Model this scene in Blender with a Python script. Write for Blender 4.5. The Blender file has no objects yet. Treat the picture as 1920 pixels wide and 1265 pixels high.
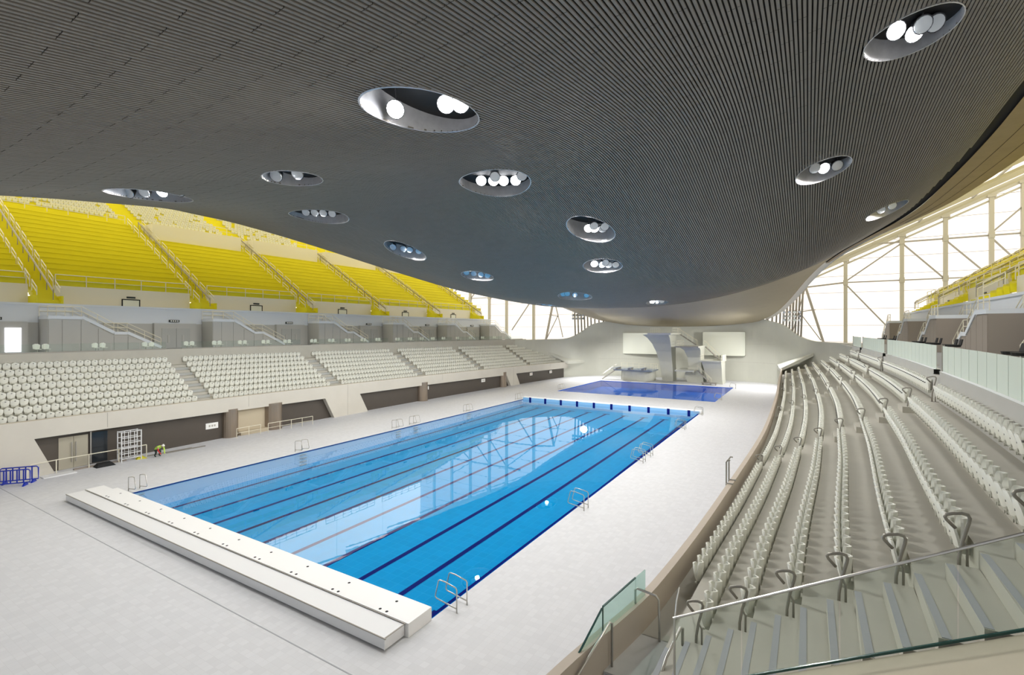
import bpy, math, random
from mathutils import Vector, Matrix
random.seed(7)
sc = bpy.context.scene
COL = sc.collection
R = math.radians
# ------------------------------------------------------------------ camera
YAW = 0.54438; CAM = (36.3687, -13.2349, 10.171); FPX = 916.0; HOR = 620.155
cd = bpy.data.cameras.new('camera'); cam = bpy.data.objects.new('camera', cd); COL.objects.link(cam)
cam.location = CAM; cam.rotation_euler = (R(90), 0, YAW)
cd.sensor_fit = 'HORIZONTAL'; cd.sensor_width = 36.0; cd.lens = 36.0*FPX/1920.0
cd.shift_y = -(1265/2.0-HOR)/1920.0; cd.clip_end = 600
sc.camera = cam
# ------------------------------------------------------------------ world, exposure
w = bpy.data.worlds.new('world'); sc.world = w; w.use_nodes = True
bg = w.node_tree.nodes['Background']; bg.inputs[0].default_value = (0.93, 0.96, 1.0, 1); bg.inputs[1].default_value = 0.55
vs = sc.view_settings; vs.view_transform = 'Standard'; vs.look = 'None'; vs.exposure = 0.0; vs.gamma = 1.0; vs.use_curve_mapping = False
SPOT_W = 2700.0
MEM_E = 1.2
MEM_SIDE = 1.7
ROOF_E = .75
END_W = 8500.0
# ------------------------------------------------------------------ materials
def mat(name, col, rough=0.6, metal=0.0, noise=0.0, nscale=4.0, spec=0.5, bump=0.0, emis=None, estr=0.0):
    m = bpy.data.materials.new(name); m.use_nodes = True
    nt = m.node_tree; b = nt.nodes['Principled BSDF']
    b.inputs['Base Color'].default_value = (*col, 1); b.inputs['Roughness'].default_value = rough
    b.inputs['Metallic'].default_value = metal; b.inputs['Specular IOR Level'].default_value = spec
    if noise > 0 or bump > 0:
        tc = nt.nodes.new('ShaderNodeTexCoord'); n = nt.nodes.new('ShaderNodeTexNoise')
        n.inputs['Scale'].default_value = nscale; n.inputs['Detail'].default_value = 6; n.inputs['Roughness'].default_value = .6
        nt.links.new(tc.outputs['Object'], n.inputs['Vector'])
        if noise > 0:
            mx = nt.nodes.new('ShaderNodeMix'); mx.data_type = 'RGBA'
            mx.inputs[6].default_value = tuple(max(0, c*(1-noise)) for c in col)+(1,)
            mx.inputs[7].default_value = tuple(min(1, c*(1+noise)) for c in col)+(1,)
            nt.links.new(n.outputs['Fac'], mx.inputs[0]); nt.links.new(mx.outputs[2], b.inputs['Base Color'])
        if bump > 0:
            bp = nt.nodes.new('ShaderNodeBump'); bp.inputs['Strength'].default_value = bump; bp.inputs['Distance'].default_value = .02
            nt.links.new(n.outputs['Fac'], bp.inputs['Height']); nt.links.new(bp.outputs['Normal'], b.inputs['Normal'])
    if emis: b.inputs['Emission Color'].default_value = (*emis, 1); b.inputs['Emission Strength'].default_value = estr
    return m
def tile_mat(name, col, grout, size, rough=0.3, mortar=0.03, spec=.5):
    m = mat(name, col, rough, spec=spec); nt = m.node_tree; b = nt.nodes['Principled BSDF']
    tc = nt.nodes.new('ShaderNodeTexCoord'); br = nt.nodes.new('ShaderNodeTexBrick')
    br.offset = 0.0; br.inputs['Scale'].default_value = 1.0/size; br.inputs['Mortar Size'].default_value = mortar
    br.inputs['Brick Width'].default_value = 1.0; br.inputs['Row Height'].default_value = 1.0
    br.inputs['Color1'].default_value = (*col, 1); br.inputs['Color2'].default_value = tuple(c*.93 for c in col)+(1,); br.inputs['Mortar'].default_value = (*grout, 1)
    nt.links.new(tc.outputs['Object'], br.inputs['Vector']); nt.links.new(br.outputs['Color'], b.inputs['Base Color'])
    return m
def clear_mat(name, tint, ior, rough, milk=None, milkfac=0.0, wave=0.0):
    m = bpy.data.materials.new(name); m.use_nodes = True; nt = m.node_tree
    nt.nodes.clear(); N = nt.nodes.new
    out = N('ShaderNodeOutputMaterial'); tr = N('ShaderNodeBsdfTransparent'); gl = N('ShaderNodeBsdfGlossy'); fr = N('ShaderNodeFresnel'); mx = N('ShaderNodeMixShader')
    tr.inputs[0].default_value = (*tint, 1); gl.inputs['Roughness'].default_value = rough; fr.inputs[0].default_value = ior
    body = tr.outputs[0]
    if milk:
        df = N('ShaderNodeBsdfDiffuse'); df.inputs[0].default_value = (*milk, 1); m2 = N('ShaderNodeMixShader'); m2.inputs[0].default_value = milkfac
        nt.links.new(tr.outputs[0], m2.inputs[1]); nt.links.new(df.outputs[0], m2.inputs[2]); body = m2.outputs[0]
    if wave > 0:
        tc = N('ShaderNodeTexCoord'); n = N('ShaderNodeTexNoise'); n.inputs['Scale'].default_value = .9; n.inputs['Detail'].default_value = 2
        bp = N('ShaderNodeBump'); bp.inputs['Strength'].default_value = wave; bp.inputs['Distance'].default_value = .05
        nt.links.new(tc.outputs['Object'], n.inputs['Vector']); nt.links.new(n.outputs['Fac'], bp.inputs['Height'])
        nt.links.new(bp.outputs['Normal'], gl.inputs['Normal'])
    ge = N('ShaderNodeNewGeometry'); sb_ = N('ShaderNodeMath'); sb_.operation = 'SUBTRACT'; sb_.inputs[0].default_value = 1.0; ml = N('ShaderNodeMath'); ml.operation = 'MULTIPLY'
    nt.links.new(ge.outputs['Backfacing'], sb_.inputs[1]); nt.links.new(fr.outputs[0], ml.inputs[0]); nt.links.new(sb_.outputs[0], ml.inputs[1])
    nt.links.new(ml.outputs[0], mx.inputs[0]); nt.links.new(body, mx.inputs[1]); nt.links.new(gl.outputs[0], mx.inputs[2]); nt.links.new(mx.outputs[0], out.inputs[0])
    return m
M = {}
M['deck'] = tile_mat('deck_tiles', (.67, .675, .69), (.60, .60, .61), .25, .6, .02, .12)
M['white'] = mat('white_resin', (.86, .86, .85), .4)
M['white2'] = mat('white_grp', (.76, .765, .77), .45)
M['concrete'] = mat('fair_faced_concrete', (.60, .57, .50), .75, noise=.1, nscale=.35, bump=.1)
M['concrete_end'] = mat('end_wall_concrete', (.59, .59, .515), .65, noise=.09, nscale=.25)
M['tread'] = mat('terrace_concrete', (.47, .45, .385), .7, noise=.1, nscale=.8)
M['backwall'] = mat('grey_back_wall', (.42, .41, .37), .7, noise=.1, nscale=.6)
M['parapet'] = mat('tan_concrete', (.52, .45, .37), .7, noise=.1, nscale=.5)
M['sand'] = mat('beige_render', (.56, .50, .38), .7, noise=.14, nscale=1.1)
M['marble'] = mat('landing_stone', (.62, .62, .60), .35, noise=.14, nscale=2.2)
M['nosing'] = mat('grey_nosing', (.37, .38, .40), .7)
M['seat'] = mat('seat_plastic', (.80, .80, .72), .42, noise=.03, nscale=3)
M['seat_metal'] = mat('seat_bracket', (.50, .50, .43), .4, .3)
M['seat_hole'] = mat('seat_dark', (.12, .12, .11), .6)
M['pool'] = tile_mat('pool_tiles', (.008, .31, .64), (.03, .38, .70), .5, .6, .015, 0.0)
M['pool_deep'] = tile_mat('deep_pool_tiles', (.006, .15, .72), (.02, .2, .78), .5, .6, .02, 0.0)
M['lane'] = mat('lane_tiles', (.008, .015, .15), .6, spec=0.0)
M['wallblue'] = mat('pool_wall_tiles', (.26, .50, .74), .4)
M['water'] = clear_mat('pool_water', (.94, .98, 1.0), 1.52, .004, wave=.02)
M['water_deep'] = clear_mat('diving_water', (.9, .97, 1.0), 1.2, .004, wave=.02)
M['glass'] = clear_mat('green_glass', (.80, .92, .88), 1.45, .01, (.62, .74, .70), .12)
M['glass2'] = clear_mat('frosted_glass', (.78, .88, .84), 1.45, .03, (.68, .73, .65), .78)
M['glass3'] = clear_mat('clear_rail_glass', (.945, .975, .96), 1.45, .01, (.6, .68, .62), .015)
M['glass_edge'] = mat('glass_edge', (.03, .09, .08), .2)
M['steel'] = mat('brushed_steel', (.60, .58, .54), .28, .9)
M['rail_grey'] = mat('grey_rail', (.33, .31, .27), .4, .5)
M['cream_rail'] = mat('cream_rail', (.78, .74, .60), .5)
M['black'] = mat('black_void', (.008, .008, .008), .8)
M['slat'] = mat('ceiling_timber', (.222, .199, .168), .55, noise=.14, nscale=1.5)
M['slat_dark'] = mat('ceiling_backing', (.012, .012, .012), .9)
M['wood_edge'] = mat('eave_timber', (.33, .25, .155), .6, noise=.16, nscale=1.2)
M['olive'] = mat('end_soffit', (.38, .325, .22), .6, noise=.06, nscale=.6)  # olive tone has warm reflected light put into the colour
M['recess'] = mat('recess_metal', (.62, .62, .64), .35, .25, noise=.25, nscale=2.5)
M['lamp_body'] = mat('lamp_housing', (.05, .05, .055), .4, .6)
M['lamp_off'] = mat('lamp_glass_off', (.6, .63, .65), .1, .4)
M['lamp_on'] = mat('lamp_lit', (1, 1, 1), .3, emis=(.95, .97, 1.0), estr=28)
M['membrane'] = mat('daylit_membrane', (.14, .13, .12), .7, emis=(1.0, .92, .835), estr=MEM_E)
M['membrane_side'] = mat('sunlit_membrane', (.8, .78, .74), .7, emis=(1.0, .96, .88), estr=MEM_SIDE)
M['seam'] = mat('membrane_seam', (.45, .41, .36), .8)
M['frame'] = mat('cream_steel', (.47, .44, .34), .5)
M['frame2'] = mat('brace_steel', (.36, .335, .285), .5)
M['roofwhite'] = mat('fascia_lining', (.85, .80, .68), .7)
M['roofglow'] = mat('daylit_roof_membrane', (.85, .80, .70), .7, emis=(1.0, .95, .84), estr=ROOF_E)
M['yellow'] = mat('yellow_deck', (.80, .72, .006), .6, noise=.06, nscale=.5)
M['cream'] = mat('cream_wall', (.82, .77, .61), .7)
M['bluegrey'] = mat('blue_grey_wall', (.72, .76, .80), .65)
M['greypanel'] = mat('grey_panel', (.47, .47, .44), .55)
M['greypanel2'] = mat('door_grey', (.42, .43, .41), .5)
M['brownpanel'] = mat('taupe_panel', (.30, .26, .22), .6)
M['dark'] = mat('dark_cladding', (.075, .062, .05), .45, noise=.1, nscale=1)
M['bronze'] = mat('bronze_steel', (.34, .28, .22), .3, .75)
M['niche'] = mat('niche_plaster', (.50, .43, .31), .7)
M['door_tan'] = mat('tan_door', (.40, .37, .29), .5)
M['darkglass'] = mat('dark_glass', (.02, .025, .03), .1)
M['board'] = mat('white_board', (.80, .81, .70), .5)
M['boardbacking'] = mat('grey_slab_edge', (.42, .40, .34), .7)
M['blue'] = mat('blue_barrier', (.01, .035, .42), .45)
M['sign'] = mat('sign_white', (.85, .85, .82), .5)
M['signred'] = mat('sign_mark', (.5, .25, .2), .5)
M['exit'] = mat('exit_sign', (.02, .03, .025), .5)
M['lit_door'] = mat('daylit_doorway', (.9, .9, .95), .6, emis=(.93, .93, 1), estr=1.6)
M['hivis'] = mat('hivis_vest', (.55, .8, .12), .7); M['trouser'] = mat('dark_trousers', (.02, .035, .03), .8); M['skin'] = mat('skin', (.5, .3, .22), .6); M['red'] = mat('red_sleeve', (.55, .02, .03), .7); M['helmet'] = mat('white_helmet', (.85, .85, .8), .4)
M['yellowitem'] = mat('yellow_plastic', (.6, .55, .03), .5)
M['stagetop'] = mat('springboard_grey', (.30, .34, .38), .5)
# ------------------------------------------------------------------ mesh builder
ORG = {}
class MB:
    def __init__(s): s.v = []; s.f = []; s.mi = []
    def add(s, vs, fs, mi=0):
        b = len(s.v); s.v += [tuple(p) for p in vs]; s.f += [tuple(b+i for i in f) for f in fs]; s.mi += [mi]*len(fs); return s
    def box(s, x0, x1, y0, y1, z0, z1, mi=0):
        return s.add([(x0,y0,z0),(x1,y0,z0),(x1,y1,z0),(x0,y1,z0),(x0,y0,z1),(x1,y0,z1),(x1,y1,z1),(x0,y1,z1)],
                     [(0,3,2,1),(4,5,6,7),(0,1,5,4),(1,2,6,5),(2,3,7,6),(3,0,4,7)], mi)
    def hexa(s, bot, top, mi=0):
        return s.add(list(bot)+list(top), [(0,3,2,1),(4,5,6,7),(0,1,5,4),(1,2,6,5),(2,3,7,6),(3,0,4,7)], mi)
    def prism(s, pts, d, mi=0):
        n = len(pts); d = Vector(d); p2 = [tuple(Vector(p)+d) for p in pts]
        return s.add(list(pts)+p2, [tuple(range(n-1,-1,-1)), tuple(range(n,2*n))]+[(i,(i+1)%n,n+(i+1)%n,n+i) for i in range(n)], mi)
    def bar(s, p0, p1, wd, ht=None, mi=0):
        ht = ht or wd; p0 = Vector(p0); p1 = Vector(p1); d = (p1-p0).normalized()
        up = Vector((0,0,1)) if abs(d.z) < .95 else Vector((1,0,0))
        a = d.cross(up).normalized()*wd/2; b = a.cross(d).normalized()*ht/2
        return s.hexa([p0-a-b,p0+a-b,p0+a+b,p0-a+b],[p1-a-b,p1+a-b,p1+a+b,p1-a+b], mi)
    def tube(s, pts, r, n=6, mi=0):
        pts = [Vector(p) for p in pts]; rings = []; prev = None
        for i, p in enumerate(pts):
            d = (pts[min(i+1,len(pts)-1)]-pts[max(i-1,0)]).normalized()
            ref = prev if prev is not None else (Vector((0,0,1)) if abs(d.z) < .9 else Vector((1,0,0)))
            a = ref - d*ref.dot(d)
            if a.length < 1e-4: a = d.orthogonal()
            a.normalize(); b = d.cross(a); prev = a
            rings.append([p+(a*math.cos(2*math.pi*k/n)+b*math.sin(2*math.pi*k/n))*r for k in range(n)])
        vs = [q for rg in rings for q in rg]; fs = []
        for i in range(len(pts)-1):
            for k in range(n): fs.append((i*n+k, i*n+(k+1)%n, (i+1)*n+(k+1)%n, (i+1)*n+k))
        fs.append(tuple(range(n-1,-1,-1))); m = (len(pts)-1)*n; fs.append(tuple(m+k for k in range(n)))
        return s.add(vs, fs, mi)
    def cyl(s, c, ax, r0, r1, h, n=14, mi=0):
        ax = Vector(ax).normalized(); a = ax.orthogonal().normalized(); b = ax.cross(a); c = Vector(c)
        vs = [c+(a*math.cos(2*math.pi*k/n)+b*math.sin(2*math.pi*k/n))*r0 for k in range(n)]+[c+ax*h+(a*math.cos(2*math.pi*k/n)+b*math.sin(2*math.pi*k/n))*r1 for k in range(n)]
        return s.add(vs, [tuple(range(n-1,-1,-1)), tuple(range(n,2*n))]+[(k,(k+1)%n,n+(k+1)%n,n+k) for k in range(n)], mi)
    def grid(s, rows, mi=0, flip=False):
        nr = len(rows); nc = len(rows[0]); fs = []
        for i in range(nr-1):
            for j in range(nc-1):
                q = (i*nc+j, i*nc+j+1, (i+1)*nc+j+1, (i+1)*nc+j); fs.append(q[::-1] if flip else q)
        return s.add([p for r in rows for p in r], fs, mi)
    def build(s, name, m, parent=None, loc=(0,0,0), smooth=False):
        o3 = ORG.get(parent.name, (0,0,0)) if parent else loc
        me = bpy.data.meshes.new(name); me.from_pydata([(x-o3[0], y-o3[1], z-o3[2]) for x, y, z in s.v], [], s.f)
        for mm in (m if isinstance(m, (list, tuple)) else [m]): me.materials.append(M[mm])
        if any(s.mi): me.polygons.foreach_set('material_index', s.mi)
        if smooth: me.polygons.foreach_set('use_smooth', [True]*len(me.polygons))
        me.update()
        o = bpy.data.objects.new(name, me); COL.objects.link(o)
        if parent: o.parent = parent
        else: o.location = loc
        ORG[o.name] = o3
        return o
def thing(name, label, cat, loc=(0,0,0), group=None):
    o = bpy.data.objects.new(name, None); COL.objects.link(o); o.location = loc; ORG[o.name] = tuple(loc); o.empty_display_size = .2
    return tag(o, label, cat, group)
def tag(o, label, cat, group=None):
    o['label'] = label; o['category'] = cat
    if group: o['group'] = group
    return o
def struct(o): o['kind'] = 'structure'; return o
def stuff(o): o['kind'] = 'stuff'; return o
def sroot(name, loc=(0,0,0)):
    o = bpy.data.objects.new(name, None); COL.objects.link(o); o.location = loc; ORG[o.name] = tuple(loc); return struct(o)
def clone(o, loc, rotz=None, label=None):
    c = o.copy(); COL.objects.link(c); c.location = loc
    if rotz is not None: c.rotation_euler = (0,0,rotz)
    if label: c['label'] = label
    for ch in o.children:
        k = ch.copy(); COL.objects.link(k); k.parent = c
        for g in ch.children:
            k2 = g.copy(); COL.objects.link(k2); k2.parent = k
    return c
ONES = ['', 'first','second','third','fourth','fifth','sixth','seventh','eighth','ninth','tenth','eleventh','twelfth','thirteenth','fourteenth','fifteenth','sixteenth','seventeenth','eighteenth','nineteenth','twentieth']
def nth(n):
    if n <= 20: return ONES[n]
    t = {2:'twenty',3:'thirty',4:'forty',5:'fifty'}[n//10]
    return t[:-1]+'ieth' if n % 10 == 0 else t+'-'+ONES[n % 10]
def pchip(xk, yk, x):
    n = len(xk)
    x = min(max(x, xk[0]-50), xk[-1]+50)
    i = 0
    while i < n-2 and x > xk[i+1]: i += 1
    h = [xk[j+1]-xk[j] for j in range(n-1)]; d = [(yk[j+1]-yk[j])/h[j] for j in range(n-1)]
    def sl(j):
        if j == 0: return d[0]
        if j == n-1: return d[-1]
        if d[j-1]*d[j] <= 0: return 0.0
        w1 = 2*h[j]+h[j-1]; w2 = h[j]+2*h[j-1]; return (w1+w2)/(w1/d[j-1]+w2/d[j])
    t = (x-xk[i])/h[i]
    if t < 0: return yk[0]+d[0]*(x-xk[0])
    if t > 1: return yk[-1]+d[-1]*(x-xk[-1])
    return yk[i]*(2*t**3-3*t**2+1)+sl(i)*h[i]*(t**3-2*t**2+t)+yk[i+1]*(-2*t**3+3*t**2)+sl(i+1)*h[i]*(t**3-t**2)
def frange(a, b, n): return [a+(b-a)*i/n for i in range(n+1)]
def XL(y): return 1.098e-3*y*y-.08247*y-9.765
def XR(y): return pchip([-30,-12,-5,-1,8,23,39,56,80,100],[29.8,31.4,32.3,33.0,33.5,33.9,33.7,33.2,32.5,31.8], y)
def XRR(y): return pchip([-30,-10,-1,8,23,39,56,80,100],[32.3,32.8,33.04,33.5,33.9,33.7,33.2,32.5,31.8], y)
# ------------------------------------------------------------------ floor with the two pools
PZ0, PZ1 = -1.30, -.72
DP = (0.0, 25.0, 61.6, 82.0)
fb = MB()
for (x0,x1,y0,y1) in [(-14,0,-18,97),(25,37,-18,97),(0,25,-18,0),(0,25,50,DP[2]),(0,25,DP[3],97)]:
    fb.box(x0,x1,y0,y1,-.4,0)
struct(fb.build('floor', 'deck'))
jl = struct(MB().box(-9.6,31.5,-3.36,-3.32,0,.006).build('trim_1', 'nosing'))
# competition pool
pb = sroot('pool_basin', (12.5,25,0))
MB().add([(0,0,PZ0),(25,0,PZ0),(25,50,PZ1),(0,50,PZ1)],[(0,1,2,3)]).build('pool_floor','pool',pb)
MB().box(.005,.03,0,50,-1.5,-.005).build('pool_side','wallblue',pb); MB().box(24.97,24.995,0,50,-1.5,-.005).build('pool_side','pool',pb)
MB().box(0,25,.005,.03,-1.5,0).build('pool_end','wallblue',pb); MB().box(0,25,49.96,49.985,-1.5,-.005).build('pool_end','wallblue',pb)
MB().box(24.80,25.0,0,50,-.05,-.012).build('gutter_strip','lane',pb); MB().box(.03,.09,0,50,-.05,-.012).build('gutter_strip','lane',pb)
def zf(y): return PZ0+(PZ1-PZ0)*y/50+.01
for k in range(10):
    x = 1.25+2.5*k; lb = MB()
    for (xa,xb,ya,yb) in [(x-.14,x+.14,2,48),(x-.5,x-.14,1.9,2.25),(x+.14,x+.5,1.9,2.25),(x-.14,x+.14,1.9,2.0),(x-.5,x+.5,47.8,48.1)]:
        lb.add([(xa,ya,zf(ya)),(xb,ya,zf(ya)),(xb,yb,zf(yb)),(xa,yb,zf(yb))],[(0,1,2,3)])
    lb.build('lane_line','lane',pb)
tag(MB().add([(0,0,-.06),(25,0,-.06),(25,50,-.06),(0,50,-.06)],[(0,1,2,3)]).build('pool_water','water',loc=(12.5,25,0)), 'still light blue water filling the long lane-marked swimming pool', 'water')
# diving pool
dpb = sroot('diving_basin', (12.5,71,0)); x0,x1,y0,y1 = DP
MB().box(x0,x1,y0,y1,-1.25,-1.2).build('pool_floor','pool_deep',dpb)
MB().box(x0+.005,x0+.03,y0,y1,-1.3,-.005).build('pool_side','pool_deep',dpb); MB().box(x1-.03,x1-.005,y0,y1,-1.3,-.005).build('pool_side','pool_deep',dpb)
MB().box(x0,x1,y0+.005,y0+.03,-1.3,-.005).build('pool_end','pool_deep',dpb); MB().box(x0,x1,y1-.03,y1-.005,-1.3,-.005).build('pool_end','pool_deep',dpb)
tag(MB().add([(x0,y0,-.06),(x1,y0,-.06),(x1,y1,-.06),(x0,y1,-.06)],[(0,1,2,3)]).build('diving_water','water_deep',loc=(12.5,71,0)), 'deep blue water of the square diving pool below the dive tower', 'water')
# starting platform and turning wall
sp = thing('starting_platform','long low white starting platform across the near end of the pool','platform',(12.5,-1,0))
MB().box(-.2,25.05,-1.16,0.0,0,.47).build('deck_slab','white',sp)
MB().box(-1.5,-.2,-1.16,-.25,0,.47).build('deck_slab','white',sp)
MB().box(-1.5,24.9,-2.08,-1.20,.06,.42).build('step_slab','white2',sp)
MB().box(-1.35,24.75,-1.98,-1.21,0,.06).build('plinth','nosing',sp)
MB().box(-1.5,24.95,-2.10,-2.07,.40,.435).build('edge_strip','rail_grey',sp); MB().box(-1.5,24.95,-1.20,-1.165,.44,.455).build('edge_strip','rail_grey',sp)
MB().box(24.87,24.91,-2.08,-1.2,.41,.435).build('edge_strip','rail_grey',sp)
cap = None
for k in range(10):
    for dx, yy in [(0,-.38),(-.16,-1.02),(.16,-1.02)]:
        px = 1.25+2.5*k+dx
        if cap is None: cap = MB().cyl((px,yy,.468),(0,0,1),.055,.055,.006,10).build('fixing_cap','black',sp); cap0 = (px,yy)
        else:
            c = cap.copy(); COL.objects.link(c); c.parent = sp; c.location = (px-cap0[0], yy-cap0[1], 0)
tw = thing('turning_wall','low white raised wall at the far end of the lane pool','pool wall',(12.5,50.5,0))
MB().box(-.2,25.2,50.03,50.95,0,.32).build('wall_cap','white',tw); MB().box(0,25,49.99,50.03,-.06,.26).build('wall_face','wallblue',tw)
for k in range(10):
    x = 1.25+2.5*k; MB().box(x-.16,x+.16,49.93,49.985,-.42,.33).build('lane_mark','lane',tw)
# ------------------------------------------------------------------ left wall with the leaning openings
def WT(y): return 3.92-.0065*y
OPEN = [((-1.38,2.65),(-.26,0),(23.72,2.39),(25.01,0)), ((28.92,2.36),(30.23,0),(62.5,2.11),(63.9,0)), ((65.65,2.18),(66.9,0),(90.0,2.02),(91.5,0))]
def solid(y):
    for (tl,bl,tr,br) in OPEN:
        if tl[0] < y < br[0]:
            top = tl[1]+(tr[1]-tl[1])*(y-tl[0])/(tr[0]-tl[0])
            if y < bl[0]:
                s = tl[1]*(bl[0]-y)/(bl[0]-tl[0]); return [(0,s),(top,WT(y))], (s,top)
            if y > tr[0]:
                s = tr[1]*(br[0]-y)/(br[0]-tr[0]); return [(s,WT(y))], (0,s)
            return [(top,WT(y))], (0,top)
    return [(0,WT(y))], None
ys = set(frange(-18,92,220))
for o in OPEN:
    for q in o: ys |= {q[0]-1e-4, q[0]+1e-4}
ys = sorted(ys); wl = MB(); TH = .55
for a, b in zip(ys[:-1], ys[1:]):
    if b-a < 1e-3: continue
    m = (a+b)/2; sa, sb, sm = solid(a+1e-5)[0], solid(b-1e-5)[0], solid(m)[0]
    if not (len(sa) == len(sb)): sa = sb = sm
    for (p, q) in zip(sa, sb):
        xa, xb = XL(a), XL(b)
        wl.add([(xa,a,p[0]),(xb,b,q[0]),(xb,b,q[1]),(xa,a,p[1])],[(0,1,2,3)])
        wl.add([(xa,a,p[1]),(xb,b,q[1]),(xb-TH,b,q[1]),(xa-TH,a,p[1])],[(0,1,2,3)])
        wl.add([(xa,a,p[0]),(xb,b,q[0]),(xb-TH,b,q[0]),(xa-TH,a,p[0])],[(3,2,1,0)])
wall_left = struct(wl.build('wall_left','concrete'))
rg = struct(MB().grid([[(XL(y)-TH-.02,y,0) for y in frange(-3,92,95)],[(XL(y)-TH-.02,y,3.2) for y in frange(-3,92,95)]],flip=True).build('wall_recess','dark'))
# vertical construction joints in the left wall
for y in (-5.5,2.9,14.5,27,45,64.8,78):
    if solid(y)[1] is None: MB().box(XL(y)-.02,XL(y)+.008,y-.02,y+.02,0.05,WT(y)-.05).build('joint_line','boardbacking',wall_left)
    else: MB().box(XL(y)-.02,XL(y)+.008,y-.02,y+.02,2.72,WT(y)-.05).build('joint_line','boardbacking',wall_left)
MB().grid([[(XL(y)+.015,y,WT(y)+.005) for y in frange(-18,91,109)],[(XL(y)-.2,y,WT(y)+.02) for y in frange(-18,91,109)]],flip=True).build('coping','sand',wall_left)
# fittings in the recess: columns, niche, doors, signs
def col(y, r, lab): tag(MB().cyl((XL(y)-.55,y,0),(0,0,1),r,r,2.7,22).build('clad_column','bronze',loc=(XL(y)-.55,y,0),smooth=False), lab, 'column')
for y, r, lab in [(12.9,.72,'bronze metal column left of the lit niche in the left wall'),(17.4,.95,'wide bronze metal column right of the lit niche in the left wall'),(41.0,.85,'bronze metal column in the middle left wall recess, beside the white sign'),(62.0,.75,'bronze metal column at the far end of the middle left wall recess')]: col(y, r, lab)
nb = MB(); xn = XL(15)-.52
nb.box(xn,xn+.03,13.7,16.5,.05,2.45); nb.box(xn,xn+.6,13.7,16.5,0,.35)
tag(nb.build('niche_bench','niche',loc=(xn,15,0)),'pale plaster niche with a ledge between two bronze columns','niche')
dr = thing('double_door','tan double door with tall steel pulls in the left wall recess','door',(XL(.9)-.5,.95,0))
for s in (-1,1):
    MB().box(XL(.9)-.54,XL(.9)-.47,.95+min(0,s*.86)+.01,.95+max(0,s*.86)-.01,.02,2.35).build('door_leaf','door_tan',dr)
    MB().tube([(XL(.9)-.40,.95+s*.12,.5),(XL(.9)-.40,.95+s*.12,1.95)],.03).build('pull_handle','steel',dr)
tag(MB().box(XL(2.5)-.54,XL(2.5)-.48,2.1,3.05,.1,2.4).build('dark_window','darkglass',loc=(XL(2.5)-.5,2.55,0)),'tall dark glass panel beside the tan double door','window')
MB().tube([(XL(2)-.42,1.98,0.1),(XL(2)-.42,1.98,2.5)],.05).build('door_post','steel',dr)
for y, z, lab in [(41.9,1.75,'small white sign beside the bronze column, nearest on the dark recess wall'),(56.2,1.65,'small white sign at the far end of the middle dark recess'),(71.6,1.62,'first small white sign in the farthest dark recess'),(79,1.56,'second small white sign in the farthest dark recess'),(11.2,1.35,'small white notice on the dark wall above the scaffold')]:
    t = thing('wall_sign', lab, 'sign', (XL(y)-.5,y,z), 'white signs on the dark recess walls')
    MB().box(XL(y)-.55,XL(y)-.50,y-.55,y+.55,z-.27,z+.27).build('plate','sign',t)
    for dy in (-.22,.02,.24): MB().box(XL(y)-.502,XL(y)-.495,y+dy-.07,y+dy+.07,z-.09,z+.09).build('print_mark','signred' if y > 60 else 'boardbacking',t)
# ------------------------------------------------------------------ seats
def shell(mb, prof, wtop, wbot, th, dirx, n=7, mi=0, rt=.72, rb=.15, bf=.82, cv=.045):
    """rounded shield panel: prof = list of (x,z) bottom..top; width tapers; curved in plan"""
    (xa,za),(xb,zb) = prof; out = []
    for i in range(n):
        t = i/(n-1); 
        wd = wbot+(wtop-wbot)*min(1,t*1.4)
        if t > rt: wd *= math.sqrt(max(0.0,1-((t-rt)/(1-rt))**2*.86))
        if t < rb: wd *= bf+(1-bf)*math.sqrt(t/rb)
        out.append((xa+(xb-xa)*t, za+(zb-za)*t, wd))
    F = []; B = []; SS = (-1,-.7,-.35,0,.35,.7,1) if n > 8 else (-1,-.5,0,.5,1); NC = len(SS)-1
    for x,z,wd in out:
        F.append([(x+dirx*cv*(s*s), s*wd/2, z) for s in SS])
        B.append([(x+th+dirx*cv*(s*s), s*wd/2, z) for s in SS])
    mb.grid(F, mi, True); mb.grid(B, mi)
    for r in range(len(out)-1):
        for c in (0,NC):
            q = [F[r][c],F[r+1][c],B[r+1][c],B[r][c]]; mb.add(q if c == NC else q[::-1],[(0,1,2,3)],mi)
    mb.add([F[-1][i] for i in range(NC+1)]+[B[-1][i] for i in range(NC,-1,-1)],[tuple(range(2*NC+2))],mi)
def seat_back(mb, mi=0, n=10): shell(mb, [(-.03,.36),(.0,.83)], .47,.44,.04,-1,n,mi,.42,.15,.82,.09)
def seat_pan(mb, mi=0, n=10): shell(mb, [(-.15,.34),(-.25,.75)], .46,.43,.04,1,n,mi,.42,.3,.7,.04)
def seat_frame(mb, mi=0):
    mb.box(-.12,.06,-.03,.03,.22,.36,mi); mb.box(-.14,-.09,-.22,.22,.31,.35,mi); mb.box(-.15,-.08,.20,.26,.28,.40,mi)
def seat_thing(loc, lab, grp):
    t = thing('stadium_seat', lab, 'seat', loc, grp)
    return t
proto_parts = []
for nm, fn, mm in [('backrest',seat_back,'seat'),('seat_pan',seat_pan,'seat'),('bracket',seat_frame,'seat_metal'),('slot',lambda mb: mb.box(-.2100,-.200,-.012,.012,.55,.59),'seat_hole')]:
    mb = MB(); fn(mb); me = bpy.data.meshes.new(nm); me.from_pydata(mb.v,[],mb.f); me.materials.append(M[mm]); me.polygons.foreach_set('use_smooth',[mm == 'seat']*len(me.polygons)); me.update(); proto_parts.append((nm, me))
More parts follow.
